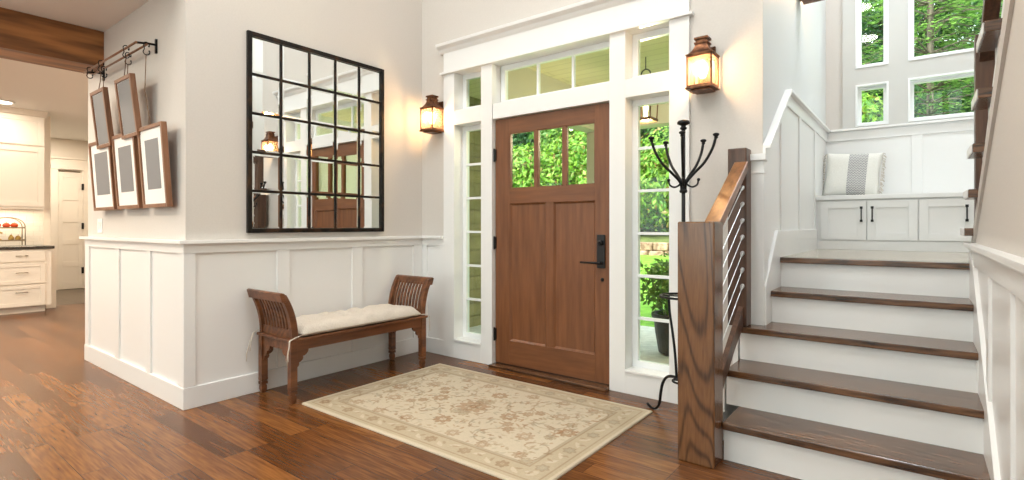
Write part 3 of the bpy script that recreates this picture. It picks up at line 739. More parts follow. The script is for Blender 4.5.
# ------------------------------------------------------------------ hanging picture rail and frames
pr_ = thing('picture_rail', (-4.86, YF, 2.47), 'black iron double hanging rail with hooks above the picture frames', 'picture rail')
ZR = 2.472
for y in (1.312, 1.375):
    MB().tube([(-5.50, y, ZR), (-4.29, y, ZR)], .0075, 10).build('bar', M['framewood'], pr_, smooth=True)
for x in (-5.46, -4.30):
    MB().box(x - .010, x + .010, YF - .012, YF, ZR - .045, ZR + .055).tube([(x, YF - .01, ZR + .015), (x, 1.385, ZR + .012), (x, 1.31, ZR)], .008, 8).build('bracket', M['iron'], pr_)
def s_hook(x, y):
    pts = [(x, y + .0 + .018 * math.cos(t), ZR + .0 + .018 * math.sin(t)) for t in [R(a) for a in range(-30, 211, 30)]]
    pts += [(x, y - .012, ZR - .03)] + [(x, y + .020 * math.cos(t), ZR - .052 + .020 * math.sin(t)) for t in [R(a) for a in range(180, 391, 30)]]
    h = MB().tube(pts, .0035, 6); h.sphere(pts[-1], .006, u=8, v=6); h.sphere(pts[0], .006, u=8, v=6)
    return h.build('hook', M['iron'], pr_)
for x, y in ((-5.34, 1.312), (-5.05, 1.312), (-4.49, 1.312), (-5.22, 1.375), (-4.66, 1.375), (-4.14 - .155, 1.375)): s_hook(x, y)
def picture(cx, z0, z1, W, yt, yb_, mat_w, lab, grp, hang_y, hang_x):
    t = thing('framed_picture', (cx, (yt + yb_) / 2, z0), lab, 'picture frame', grp)
    H = z1 - z0; ang = math.atan2(yb_ - yt, H); T = .034
    Mx = Matrix.Translation((cx, yt, z1)) @ Matrix.Rotation(ang, 4, 'X')
    # local: x across, z from 0 (top) down to -H, y 0 front .. T back
    def L_(name, boxes, mat, bev=0):
        mb = MB()
        for b in boxes: mb.box(*b)
        bmesh.ops.transform(mb.bm, matrix=Mx, verts=mb.bm.verts[:])
        return mb.build(name, mat, t, bevel=bev)
    f = .026; w2 = W / 2
    L_('frame', [(-w2, -w2 + f, 0, T, -H, 0), (w2 - f, w2, 0, T, -H, 0), (-w2 + f, w2 - f, 0, T, -f, 0), (-w2 + f, w2 - f, 0, T, -H, -H + f)], M['framewood'], .002)
    L_('mat', [(-w2 + f, w2 - f, .010, .016, -H + f, -f)], M['mat'])
    iw, it, ib = mat_w
    L_('picture', [(-w2 + f + iw, w2 - f - iw, .0085, .010, -H + f + ib, -f - it)], M['grey'])
    L_('backing', [(-w2 + .004, w2 - .004, .018, .027, -H + .004, -.004)], M['framewood'])
    MB().tube([(hang_x, hang_y - .002, ZR - .072), (hang_x, (yt + hang_y) / 2 + .01, (ZR - .07 + z1) / 2), (cx, yt + .016, z1 - .01)], .003, 6).build('hanging_cord', M['cord'], t)
    return t
U = (.008, .004, .004); Lw = (.075, .07, .10)
picture(-5.065, 1.812, 2.255, .325, 1.282, 1.330, U, 'narrow grey picture in walnut frame, left of the upper two', 'hanging picture frames', 1.312, -5.05)
picture(-4.485, 1.832, 2.258, .325, 1.282, 1.330, U, 'narrow grey picture in walnut frame, right of the upper two', 'hanging picture frames', 1.312, -4.49)
picture(-5.225, 1.325, 1.885, .52, 1.336, 1.374, Lw, 'leftmost lower walnut frame with white mat, farthest from the corner', 'hanging picture frames', 1.375, -5.22)
picture(-4.670, 1.327, 1.885, .47, 1.336, 1.374, Lw, 'middle lower walnut frame with white mat, between its two neighbours', 'hanging picture frames', 1.375, -4.66)
picture(-4.140, 1.325, 1.885, .44, 1.336, 1.374, Lw, 'lower walnut frame with white mat nearest the wall corner', 'hanging picture frames', 1.375, -4.295)

# light switch and outlet
sw = thing('light_switch', (-5.56, YF, 1.2), 'white double light switch on the picture wall above the wainscot', 'switch')
B(-5.625, -5.505, YF - .007, YF, 1.142, 1.262).build('plate', M['plastic'], sw, bevel=.002)
for x in (-5.595, -5.548): B(x - .016, x + .016, YF - .011, YF - .0065, 1.17, 1.235).build('rocker', M['plastic'], sw, bevel=.001)
ou = thing('power_outlet', (XR - .014, 3.40, .5), 'white power outlet low on the right wall beside the steps', 'outlet')
B(XR - .026, XR - .0145, 3.345, 3.425, .45, .56).build('plate', M['plastic'], ou, bevel=.002)
for z in (.48, .53): B(XR - .030, XR - .0262, 3.368, 3.402, z - .014, z + .014).build('socket', M['mat'], ou, bevel=.001)

# ------------------------------------------------------------------ entry bench
bn = thing('entry_bench', (-3.55, 2.52, 0), 'carved wooden bench with slatted curved arms under the mirror', 'bench')
X0, X1, YA, YZ = -3.775, -3.335, 1.905, 3.130      # outer faces of the legs
SZ = .437
def leg(x, y):
    mb = MB(); a = .0235
    mb.box(x - a, x + a, y - a, y + a, .115, SZ - .02)
    s = 2 ** .5
    mb.lathe([(.013 * s, 0), (.017 * s, .012), (.020 * s, .03), (.019 * s, .055)], (x, y, 0), 4, ang=R(45))
    mb.lathe([(.021, .055), (.021, .063)], (x, y, 0), 16); mb.lathe([(.0235 * s, .063), (.0235 * s, .085)], (x, y, 0), 4, ang=R(45)); mb.lathe([(.019 * s, .085), (.019 * s, .091)], (x, y, 0), 4, ang=R(45)); mb.lathe([(.0245 * s, .091), (.0235 * s, .115)], (x, y, 0), 4, ang=R(45))
    return mb
a = .0235
for x in (X0 + a, X1 - a):
    for y in (YA + a, YZ - a): leg(x, y).build('leg', M['benchwood'], bn, bevel=.002)
mb = B(X0 - .006, X1 + .012, YA - .012, YZ + .012, SZ - .020, SZ); mb.build('seat', M['benchwood'], bn, bevel=.006, segs=3)
mb = MB()
mb.box(X1 - .034, X1 - .010, YA + .047, YZ - .047, SZ - .085, SZ - .0205); mb.box(X0 + .010, X0 + .034, YA + .047, YZ - .047, SZ - .085, SZ - .0205)
mb.box(X0 + .047, X1 - .047, YA + .010, YA + .034, SZ - .085, SZ - .0205); mb.box(X0 + .047, X1 - .047, YZ - .034, YZ - .010, SZ - .085, SZ - .0205)
mb.build('apron', M['benchwood'], bn, bevel=.002)
def bracket(axis, base, sgn, c0, c1):
    """scalloped corner bracket: profile runs from the leg at base outwards"""
    prof = [(0, 0), (0, -.115), (.012, -.112), (.020, -.098), (.018, -.084), (.030, -.080), (.044, -.070), (.050, -.056), (.048, -.044), (.062, -.042), (.078, -.032), (.088, -.018), (.090, 0)]
    pts = [(base + sgn * u, SZ - .082 + v) for u, v in prof]
    return MB().prism(pts, axis, c0, c1)
for xx0 in (X1 - .032, X0 + .012):
    bracket('x', YA + .046, 1, xx0, xx0 + .02).build('bracket', M['benchwood'], bn); bracket('x', YZ - .046, -1, xx0, xx0 + .02).build('bracket', M['benchwood'], bn)
for yy0 in (YA + .012, YZ - .032):
    bracket('y', X1 - .046, -1, yy0, yy0 + .02).build('bracket', M['benchwood'], bn); bracket('y', X0 + .046, 1, yy0, yy0 + .02).build('bracket', M['benchwood'], bn)
def arm(yc, s):
    """yc: y of the arm at the seat, s: outward direction"""
    def off(t): return s * (.005 + .085 * t ** 2.2)          # t 0..1 up the arm
    N_ = 10; AH = .305
    def strip(x0, x1, th, t0=0, t1=1):
        mb = MB(); pin, pout = [], []
        for i in range(N_ + 1):
            t = t0 + (t1 - t0) * i / N_; y = yc + off(t); z = SZ + t * AH
            nrm = Vector((1, -s * .105 * 2.2 * t ** 1.2 / AH * s * s)).normalized()
            wq = th
            pin.append((y - wq / 2, z)); pout.append((y + wq / 2, z))
        mb.prism(pin + pout[::-1], 'x', x0, x1); return mb
    ar = strip(X0 - .0, X0 + .034, .045).build('arm_post', M['benchwood'], bn, bevel=.004)
    ar = strip(X1 - .034, X1 + .0, .045).build('arm_post', M['benchwood'], bn, bevel=.004)
    yt = yc + off(1)
    mb = MB().prism([(yt - .017 - s * .006, SZ + AH - .050), (yt + .017 - s * .006, SZ + AH - .050), (yt + .019 + s * .012, SZ + AH + .008), (yt + s * .012, SZ + AH + .015), (yt - .019 + s * .008, SZ + AH + .008)], 'x', X0 - .008, X1 + .008)
    mb.build('arm_top', M['benchwood'], bn, bevel=.004)
    strip(X0 + .034, X1 - .034, .024, .0, .18).build('arm_rail', M['benchwood'], bn)
    for i in range(9):
        x = X0 + .062 + i * (X1 - X0 - .124) / 8
        strip(x - .009, x + .009, .014, .17, .9).build('slat', M['benchwood'], bn)
arm(YA + .035, -1); arm(YZ - .035, 1)

# linen cushion with ties
cu = thing('bench_cushion', (-3.55, 2.52, SZ), 'long cream linen cushion tied onto the wooden bench', 'cushion')
bm = bmesh.new(); nx, ny = 14, 60; cx0, cx1, cy0, cy1 = -3.755, -3.322, 1.985, 3.055; V = {}
for i in range(nx + 1):
    for j in range(ny + 1):
        u, v = i / nx * 2 - 1, j / ny * 2 - 1
        e = max(0, (1 - u ** 6) * (1 - v ** 24)) ** .45
        h = .055 * e + .022 * e * noise.noise(Vector((u * 1.4, v * 6, 2))) + .012 * e * noise.noise(Vector((u * 4, v * 19, 5)))
        tuft = sum(math.exp(-((u - uu) ** 2 * 9 + ((v - vv_) * 2.6) ** 2 * 16)) for uu in (0,) for vv_ in (-.6, -.2, .2, .6)) * .022
        wob = 1 + .02 * noise.noise(Vector((v * 5, u, 9)))
        x = (cx0 + cx1) / 2 + u * (cx1 - cx0) / 2 * wob; y = (cy0 + cy1) / 2 + v * (cy1 - cy0) / 2
        V[0, i, j] = bm.verts.new((x, y, SZ + .030 + h - tuft * e)); 
        V[1, i, j] = bm.verts.new((x - .008 * u * e, y, SZ + .0015 + (.022 if e == 0 else 0)))
for i in range(nx):
    for j in range(ny):
        bm.faces.new([V[0, i, j], V[0, i + 1, j], V[0, i + 1, j + 1], V[0, i, j + 1]]); bm.faces.new([V[1, i, j], V[1, i, j + 1], V[1, i + 1, j + 1], V[1, i + 1, j]])
for j in range(ny):
    for i in (0, nx): bm.faces.new([V[0, i, j], V[0, i, j + 1], V[1, i, j + 1], V[1, i, j]])
for i in range(nx):
    for j in (0, ny): bm.faces.new([V[0, i, j], V[0, i + 1, j], V[1, i + 1, j], V[1, i, j]])
link_mesh('pad', bm, M['linen'], cu, smooth=True)
def tie(pts): return MB().tube(pts, [.004] * (len(pts) - 1) + [.0025], 6).build('tie', M['linen'], cu, smooth=True)
tie([(-3.335, 1.99, .455), (-3.318, 1.93, .45), (-3.314, 1.885, .435), (-3.316, 1.880, .39), (-3.322, 1.872, .33), (-3.318, 1.868, .27)])
tie([(-3.320, 1.885, .437), (-3.305, 1.875, .40), (-3.312, 1.868, .35), (-3.302, 1.868, .30)])
tie([(-3.74, 1.99, .455), (-3.772, 1.90, .452), (-3.780, 1.865, .43), (-3.775, 1.84, .36), (-3.783, 1.825, .29), (-3.778, 1.822, .24)])
tie([(-3.775, 1.87, .44), (-3.765, 1.85, .38), (-3.772, 1.845, .31)])
tie([(-3.335, 3.04, .455), (-3.318, 3.11, .452), (-3.316, 3.150, .43), (-3.320, 3.155, .37), (-3.318, 3.158, .30)])

# ------------------------------------------------------------------ rug
def make_rug():
    x0, x1, y0, y1 = -3.288, -1.358, 1.955, 3.245
    W, H = x1 - x0, y1 - y0; nx, ny = 420, 280; rng = np.random.RandomState(4)
    X, Y = np.meshgrid(np.linspace(0, W, nx), np.linspace(0, H, ny), indexing='ij')
    cream = np.array([.54, .465, .345]); beige = np.array([.36, .28, .17]); tan = np.array([.24, .14, .065]); grey = np.array([.29, .255, .185]); rust = np.array([.30, .145, .055])
    img = np.ones((nx, ny, 3)) * cream
    def mix(mask, c, a=1.0):
        m = np.clip(mask, 0, 1)[..., None] * a; img[:] = img * (1 - m) + c * m
    d = np.minimum(np.minimum(X, W - X), np.minimum(Y, H - Y))
    def band(a, b): return ((d > a) & (d < b)).astype(float)
    mix(band(.02, .185), beige, .55); mix(band(.045, .052), tan, .5); mix(band(.165, .172), tan, .6); mix(band(.185, .19), tan, .45); mix(band(.172, .185), grey, .4)
    def flower(cx, cy, r, c, k=6, a=.8, rot=0):
        dx, dy = X - cx, Y - cy; rr_ = np.hypot(dx, dy); th = np.arctan2(dy, dx) + rot
        lim = r * (.62 + .38 * np.abs(np.cos(k * th / 2)))
        mix((rr_ < lim) * (rr_ > r * .30) * 1.0, c, a); mix((rr_ < r * .18) * 1.0, c, a)
        ring = (np.abs(rr_ - lim) < .004); mix(ring * 1.0, tan, .55)
    def curve(pts, w_, c, a=.7):
        for (ax, ay), (bx, by) in zip(pts, pts[1:]):
            L2 = (bx - ax) ** 2 + (by - ay) ** 2 + 1e-12; t = np.clip(((X - ax) * (bx - ax) + (Y - ay) * (by - ay)) / L2, 0, 1)
            mix((np.hypot(X - ax - t * (bx - ax), Y - ay - t * (by - ay)) < w_) * 1.0, c, a)
    def leaf(cx, cy, L_, w_, ang, c, a=.7):
        ca, sa = math.cos(ang), math.sin(ang); u = ((X - cx) * ca + (Y - cy) * sa) / L_; v = (-(X - cx) * sa + (Y - cy) * ca) / w_
        bend = v - .5 * u * u
        mix(((np.abs(u) < 1) & (np.abs(bend) < (1 - u * u))) * 1.0, c, a)
    # border vine with flowers and leaves
    per = []
    m = .108
    for x in np.arange(m, W - m, .085): per += [(x, m, 0), (x, H - m, 0)]
    for y in np.arange(m, H - m, .085): per += [(m, y, 1), (W - m, y, 1)]
    for i, (x, y, v) in enumerate(per):
        s = 1 if i % 4 < 2 else -1
        if i % 3 == 0: flower(x, y, .036, grey if i % 2 else tan, 6, .55)
        else: leaf(x, y + (0 if v else s * .018), .038, .013, (R(90) if v else 0) + s * .6, cream, .9); leaf(x + (s * .02 if v else .01), y + .01, .024, .008, rng.uniform(0, 6.28), tan, .5)
    # field: scrolling vines and palmettes, mirrored about the centre
    cx, cy = W / 2, H / 2
    def sym(f):
        for sx in (1, -1):
            for sy in (1, -1): f(sx, sy)
    flower(cx, cy, .115, rust, 10, .6); flower(cx, cy, .06, cream, 8, .8); flower(cx, cy, .03, rust, 6, .8)
    def vine(sx, sy):
        for k, (px, py, ph) in enumerate(((.10, .02, 0), (.25, .22, 1.2), (.52, .08, 2.2), (.42, .33, .4), (.66, .30, 3.0))):
            pts = []
            for t in np.linspace(0, 1, 14):
                a = ph + t * 4.3; r = .015 + .15 * t
                pts.append((cx + sx * (px + r * math.cos(a)), cy + sy * min(py + r * math.sin(a), .44)))
            curve(pts, .0042, tan, .5)
            for t in (4, 7, 10, 13): leaf(pts[t][0], pts[t][1], .030, .010, ph + t + (0 if sx > 0 else 2), grey if t % 2 else tan, .55)
            flower(*pts[-1], .036, rust if k % 2 else beige, 7, .6)
    sym(vine)
    for (px, py, r) in ((.30, .0, .06), (.56, .19, .055), (.0, .28, .06), (.20, .40, .045), (.72, .0, .06), (.44, .42, .04), (.68, .40, .04)):
        sym(lambda sx, sy, px=px, py=py, r=r: (flower(cx + sx * px, cy + sy * py, r, rust, 8, .42), flower(cx + sx * px, cy + sy * py, r * .5, cream, 6, .7)))
    for k in range(750):
        x, y = rng.uniform(.2, W - .2), rng.uniform(.2, H - .2)
        leaf(x, y, rng.uniform(.012, .032), rng.uniform(.005, .010), rng.uniform(0, 6.28), [tan, grey, beige, rust][k % 4], rng.uniform(.3, .65))
    # worn, patchy pile
    g = rng.rand(30, 20); gx = np.linspace(0, 28.99, nx); gy = np.linspace(0, 18.99, ny); ix, iy = gx.astype(int), gy.astype(int); fx, fy = (gx - ix)[:, None], (gy - iy)[None]
    wn = g[np.ix_(ix, iy)] * (1 - fx) * (1 - fy) + g[np.ix_(ix + 1, iy)] * fx * (1 - fy) + g[np.ix_(ix, iy + 1)] * (1 - fx) * fy + g[np.ix_(ix + 1, iy + 1)] * fx * fy
    mix(np.clip(wn - .4, 0, 1) * .4, cream, .8)
    img[:] = img * (.93 + .14 * rng.rand(nx, ny, 1)); mix((d < .012) * 1.0, cream, .8)
    # the woven slab
    h = .013
    verts = []; cr = .03
    XX = x0 + X; YY = y0 + Y
    ZZ = np.where(d < .004, h * .55, h)
    top = np.stack([XX, YY, ZZ], -1).reshape(-1, 3); bot = np.stack([XX, YY, np.full_like(XX, .0008)], -1)
    idx = lambda i, j: i * ny + j
    ring = [(i, 0) for i in range(nx)] + [(nx - 1, j) for j in range(1, ny)] + [(i, ny - 1) for i in range(nx - 2, -1, -1)] + [(0, j) for j in range(ny - 2, 0, -1)]
    vb = [tuple(bot[i, j]) for i, j in ring]; n0 = nx * ny
    faces = [(idx(i, j), idx(i + 1, j), idx(i + 1, j + 1), idx(i, j + 1)) for i in range(nx - 1) for j in range(ny - 1)]
    k = len(ring)
    for q in range(k):
        a = idx(*ring[q]); b = idx(*ring[(q + 1) % k]); faces.append((b, a, n0 + q, n0 + (q + 1) % k))
    faces.append(tuple(n0 + q for q in range(k)))
    me = bpy.data.meshes.new('rug'); me.from_pydata([tuple(v) for v in top] + vb, [], faces)
    at = me.color_attributes.new('weave', 'FLOAT_COLOR', 'POINT')
    col = np.concatenate([np.concatenate([img.reshape(-1, 3), np.ones((n0, 1))], 1), np.tile([.55, .48, .36, 1], (k, 1))]).astype(np.float32)
    at.data.foreach_set('color', col.ravel()); me.update()
    o = bpy.data.objects.new('area_rug', me); COL.objects.link(o)
    m_, n_, b_ = newmat('woven_rug'); N, L = n_.nodes, n_.links
    a = N.new('ShaderNodeAttribute'); a.attribute_name = 'weave'; L.new(a.outputs[0], b_.inputs['Base Color'])
    ns = N.new('ShaderNodeTexNoise'); ns.inputs['Scale'].default_value = 400; bu = N.new('ShaderNodeBump'); bu.inputs['Strength'].default_value = .3; bu.inputs['Distance'].default_value = .003
    tc = N.new('ShaderNodeTexCoord'); L.new(tc.outputs['Object'], ns.inputs['Vector']); L.new(ns.outputs[0], bu.inputs['Height']); L.new(bu.outputs[0], b_.inputs['Normal'])
    setp(b_, rough=.7)
    me.materials.append(m_)
    tag(o, 'cream and tan floral rug on the wood floor before the front door', 'rug')
make_rug()

# ------------------------------------------------------------------ coat rack
CX, CY = -1.128, 3.16
ck = thing('coat_rack', (CX, CY, 0), 'black iron coat rack with curved arms standing right of the front door', 'coat rack')
MB().tube([(CX, CY, .25), (CX, CY, 1.79)], .0115, 14).build('pole', M['iron'], ck, smooth=True)
MB().lathe([(.012, 1.78), (.020, 1.785), (.020, 1.793), (.013, 1.80), (.016, 1.806), (.036, 1.815), (.038, 1.825), (.030, 1.835), (.012, 1.840)], (CX, CY, 0), 20).build('finial', M['iron'], ck, smooth=True)
vdir = Vector((math.cos(R(37.6)), math.sin(R(37.6)), 0)); fdir = Vector((-math.sin(R(37.6)), math.cos(R(37.6)), 0))
def cr_(pts, k=6):
    P = [Vector(p) for p in pts]; P = [P[0] * 2 - P[1]] + P + [P[-1] * 2 - P[-2]]; out = []
    for i in range(1, len(P) - 2):
        for s in range(k):
            t = s / k; out.append(.5 * ((2 * P[i]) + (-P[i - 1] + P[i + 1]) * t + (2 * P[i - 1] - 5 * P[i] + 4 * P[i + 1] - P[i + 2]) * t * t + (-P[i - 1] + 3 * P[i] - 3 * P[i + 1] + P[i + 2]) * t ** 3))
    return out + [P[-2]]
def rad(phi, r, z): return Vector((CX, CY, z)) + (vdir * math.sin(phi) - fdir * math.cos(phi)) * r
for kx in range(5):
    ph = R(-20 + 72 * kx); dz = 0
    pts = cr_([rad(ph, .010, 1.40), rad(ph, .018, 1.46), rad(ph, .065, 1.515), rad(ph, .125, 1.575), rad(ph, .170, 1.65 + dz), rad(ph, .192, 1.72 + dz)])
    ar = MB().tube(pts, [.0085] * (len(pts) - 2) + [.0075, .0065], 8).build('arm', M['iron'], ck, smooth=True)
    MB().lathe([(.006, -.012), (.012, -.008), (.009, 0), (.018, .008), (.019, .015), (.010, .021)], pts[-1], 14).build('knob', M['iron'], ar, smooth=True)
for kx in range(4):
    ph = R(72 + 90 * kx)
    pts = cr_([rad(ph, .012, 1.475), rad(ph, .022, 1.45), rad(ph, .050, 1.435), rad(ph, .078, 1.448), rad(ph, .086, 1.478)])
    MB().tube(pts, .006, 8).sphere(pts[-1], .010, u=10, v=8).build('hook', M['iron'], ck, smooth=True)
MB().lathe([(.020, 1.40), (.024, 1.41), (.020, 1.42)], (CX, CY, 0), 16).build('collar', M['iron'], ck, smooth=True)
ringp = [Vector((CX + .135 * math.cos(t), CY + .135 * math.sin(t), .775)) for t in [2 * math.pi * q / 32 for q in range(33)]]
MB().tube(ringp, .0075, 8, cap=False).build('umbrella_ring', M['iron'], ck, smooth=True)
ringp = [Vector((CX + .062 * math.cos(t), CY + .062 * math.sin(t), .262)) for t in [2 * math.pi * q / 24 for q in range(25)]]
MB().tube(ringp, .007, 8, cap=False).build('lower_ring', M['iron'], ck, smooth=True)
for kx in range(3):
    an = math.atan2(3.334 - CY, -1.435 - CX) + R((0, 141, -112)[kx])
    def rp(r, z, an=an): return (CX + r * math.cos(an), CY + r * math.sin(an), z)
    pts = cr_([rp(.135, .775), rp(.125, .66), rp(.098, .54), rp(.076, .42), rp(.064, .30), rp(.062, .255)])
    MB().tube(pts, .0085, 8).build('stay', M['iron'], ck, smooth=True)
    pts = cr_([rp(.045, .262), rp(.09, .268), rp(.15, .250), rp(.192, .20), rp(.212, .13), rp(.225, .06), rp(.262, .018), rp(.31, .010), rp(.345, .022)])
    MB().tube(pts, [.009] * (len(pts) - 1) + [.011], 8).build('foot', M['iron'], ck, smooth=True)
for pa, pb_ in (((CX - .062, CY, .262), (CX + .062, CY, .262)), ((CX, CY - .062, .262), (CX, CY + .062, .262)), ((CX - .13, CY, .775), (CX + .13, CY, .775))): MB().tube([pa, pb_], .0055, 8).build('cross_brace', M['iron'], ck)

# ------------------------------------------------------------------ beam and kitchen
bmx = B(-5.83, -5.47, YS, YF, 2.545, ZK); o = struct('beam_wood', bmx, M['beam'], bevel=.004)
BX = -9.74
kc = thing('base_cabinet', (BX - .3, 1.0, 0), 'cream kitchen base cabinet with three drawers under the dark countertop', 'cabinet')
B(-10.36, BX, -.4, 1.955, .09, .880).build('cabinet_body', M['cabinet'], kc)
B(-10.36, BX - .07, -.4, 1.90, 0, .0895).build('toe_kick', M['cabinet'], kc)
def panel_door(par, x, y0, y1, z0, z1, name, mat, s=.05, handle=None, t=.02):
    mb = MB()
    mb.box(x, x + t, y0, y0 + s, z0, z1).box(x, x + t, y1 - s, y1, z0, z1).box(x, x + t, y0 + s, y1 - s, z0, z0 + s).box(x, x + t, y0 + s, y1 - s, z1 - s, z1).box(x, x + t * .45, y0 + s, y1 - s, z0 + s, z1 - s)
    d = mb.build(name, mat, par, bevel=.0015)
    if handle:
        hy, hz = handle
        MB().tube([(x + t, hy - .06, hz), (x + t + .025, hy - .052, hz + .002), (x + t + .030, hy, hz), (x + t + .025, hy + .052, hz + .002), (x + t, hy + .06, hz)], .006, 8).build('handle', M['nickel'], d, smooth=True)
    return d
for c0, c1 in ((1.30, 1.885), (.66, 1.28), (.02, .64)):
    mb = B(BX, BX + .02, c0, c1, .710, .862); dr = mb.build('drawer', M['cabinet'], kc, bevel=.002)
    hy = (c0 + c1) / 2 + .05
    MB().tube([(BX + .02, hy - .06, .79), (BX + .045, hy - .05, .792), (BX + .05, hy, .79), (BX + .045, hy + .05, .792), (BX + .02, hy + .06, .79)], .006, 8).build('handle', M['nickel'], dr, smooth=True)
    panel_door(kc, BX, c0, c1, .405, .690, 'drawer', M['cabinet'], .05, (hy, .56)); panel_door(kc, BX, c0, c1, .098, .385, 'drawer', M['cabinet'], .05, (hy, .29))
ct = B(-10.37, BX + .035, -.45, 1.985, .8805, .920).build('countertop', M['granite'], bevel=.004); tag(ct, 'dark stone countertop on the cream kitchen base cabinet', 'countertop')
ep = thing('end_panel', (-10.1, 2.03, 0), 'cream end panel closing the kitchen cabinet run beside the hallway', 'panel')
B(-10.35, -10.06, 1.957, 2.075, 0, .878).build('board', M['cabinet'], ep, bevel=.003)
struct('wall_backsplash', B(-10.37, -10.362, -.4, 1.984, .921, 1.44), M['subway'])
uc = thing('upper_cabinet', (-10.2, 1.0, 1.45), 'cream kitchen wall cabinet with tall panelled doors above the countertop', 'cabinet')
B(-10.36, -10.02, -.4, 1.935, 1.455, 2.80).build('cabinet_body', M['cabinet'], uc)
for c0, c1 in ((1.02, 1.93), (.10, 1.00)):
    panel_door(uc, -10.02, c0, c1, 1.475, 2.325, 'door', M['cabinet'], .07); panel_door(uc, -10.02, c0, c1, 2.35, 2.76, 'door', M['cabinet'], .07)
MB().prism([(-10.02, 2.765), (-9.995, 2.775), (-9.955, 2.83), (-9.955, ZK - .001), (-10.02, ZK - .001)], 'y', -.4, 1.96).build('crown_molding', M['cabinet'], uc)
B(-10.34, -10.01, -.4, 1.935, 1.44, 1.4545).build('light_rail', M['cabinet'], uc)
# door to the pantry
d2 = thing('door_2', (-12.8, 2.84, 0), None, None, kind='structure')
DXk = -12.79
mb = MB(); mb.box(DXk, DXk + .035, 2.42, 2.66, 0, 2.32); mb.box(DXk, DXk + .035, 3.03, 3.16, 0, 2.32); mb.box(DXk, DXk + .04, 2.40, 3.18, 2.27, 2.46); mb.box(DXk, DXk + .06, 2.38, 3.2, 2.46, 2.49)
mb.build('door_casing', M['cabinet'], d2, bevel=.003)
mb = MB(); y0, y1 = 2.66, 3.03; s = .07
mb.box(DXk, DXk + .015, y0, y0 + s, .01, 2.22).box(DXk, DXk + .015, y1 - s, y1, .01, 2.22).box(DXk, DXk + .006, y0, y1, .01, 2.22)
for z in (.01, .43, .85, 1.27, 1.69, 2.12): mb.box(DXk, DXk + .015, y0 + s, y1 - s, z, z + (.10 if z > .02 else .14))
mb.build('door_slab', M['cabinet'], d2, bevel=.002)
for z in (.35, 1.2, 1.95): B(DXk + .010, DXk + .045, y1 - .02, y1 + .012, z - .06, z + .06).build('hinge', M['iron'], d2)
B(DXk + .002, DXk + .03, y0 + .01, y1 - .04, 2.225, 2.245).build('closer_bar', M['nickel'], d2)
# tiered fruit stand with fruit
fs = thing('fruit_stand', (-10.08, 1.55, .92), 'arched two-tier wire fruit stand on the kitchen counter', 'fruit stand')
fy0, fy1, fx0, fx1 = 1.37, 1.72, -10.17, -9.98
mb = MB()
for x in (fx0, fx1):
    arc = [(x, (fy0 + fy1) / 2 - .175 * math.cos(t), 1.19 + .13 * math.sin(t)) for t in [math.pi * q / 14 for q in range(15)]]
    mb.tube([(x, fy0, .928)] + arc + [(x, fy1, .928)], .006, 8)
mb.build('frame', M['nickel'], fs, smooth=True)
for z in (.99, 1.165): B(fx0, fx1, fy0, fy1, z, z + .008).box(fx0, fx1, fy0 - .004, fy0 + .002, z, z + .025).box(fx0, fx1, fy1 - .002, fy1 + .004, z, z + .025).box(fx1 - .003, fx1 + .003, fy0, fy1, z, z + .02).build('tier', M['nickel'], fs)
for i, (y, dx_) in enumerate(((1.445, 0), (1.535, .02), (1.62, .0))):
    t = thing('tomato', (-10.06 + dx_, y, 1.1735), ['red tomato at the left end of the fruit stand top tier', 'red tomato in the middle of the fruit stand top tier', 'red tomato at the right end of the fruit stand top tier'][i], 'tomato', 'tomatoes on the fruit stand')
    MB().sphere((-10.06 + dx_, y, 1.1735 + .036), .042, (1, 1, .86)).build('flesh', M['tomato'], t, smooth=True)
    MB().tube([(-10.06 + dx_, y, 1.243), (-10.06 + dx_, y + .004, 1.256)], .003, 6).build('stem', M['lawn'], t)
bt = thing('banana', (-10.06, 1.47, .998), 'bunch of ripe bananas curled on the lower tier of the fruit stand', 'banana')
for i in range(4):
    a0 = -.3 + i * .28
    pts = [(-10.075 + i * .018, 1.455 + (.062 + .006 * i) * math.cos(t + a0) + .01 * i, 1.05 + .062 * math.sin(t + a0) * 1.0) for t in [R(v) for v in range(60, 241, 20)]]
    pts = [(p[0], p[1], max(p[2], 1.016)) for p in pts]
    MB().tube(pts, [.004, .010] + [.0145] * (len(pts) - 4) + [.010, .004], 8).build('finger', M['banana'], bt, smooth=True)
M['pear'] = noisy('pear_skin', (.30, .16, .03), (.62, .42, .10), 14, .4)
for i, (x, y) in enumerate(((-10.05, 1.585), (-10.07, 1.66))):
    p = thing('pear', (x, y, .998), ['taller brown pear beside the bananas', 'brown pear at the right end of the lower tier'][i], 'pear', 'pears on the fruit stand')
    MB().lathe([(.004, 0), (.026, .004), (.034, .022), (.030, .042), (.018, .062), (.012, .075 - .012 * i), (.003, .082 - .012 * i)], (x, y, .998), 16).build('flesh', M['pear'], p, smooth=True)
    MB().tube([(x, y, 1.075 - .012 * i), (x + .004, y + .003, 1.095 - .012 * i)], .002, 6).build('stem', M['bark'], p)

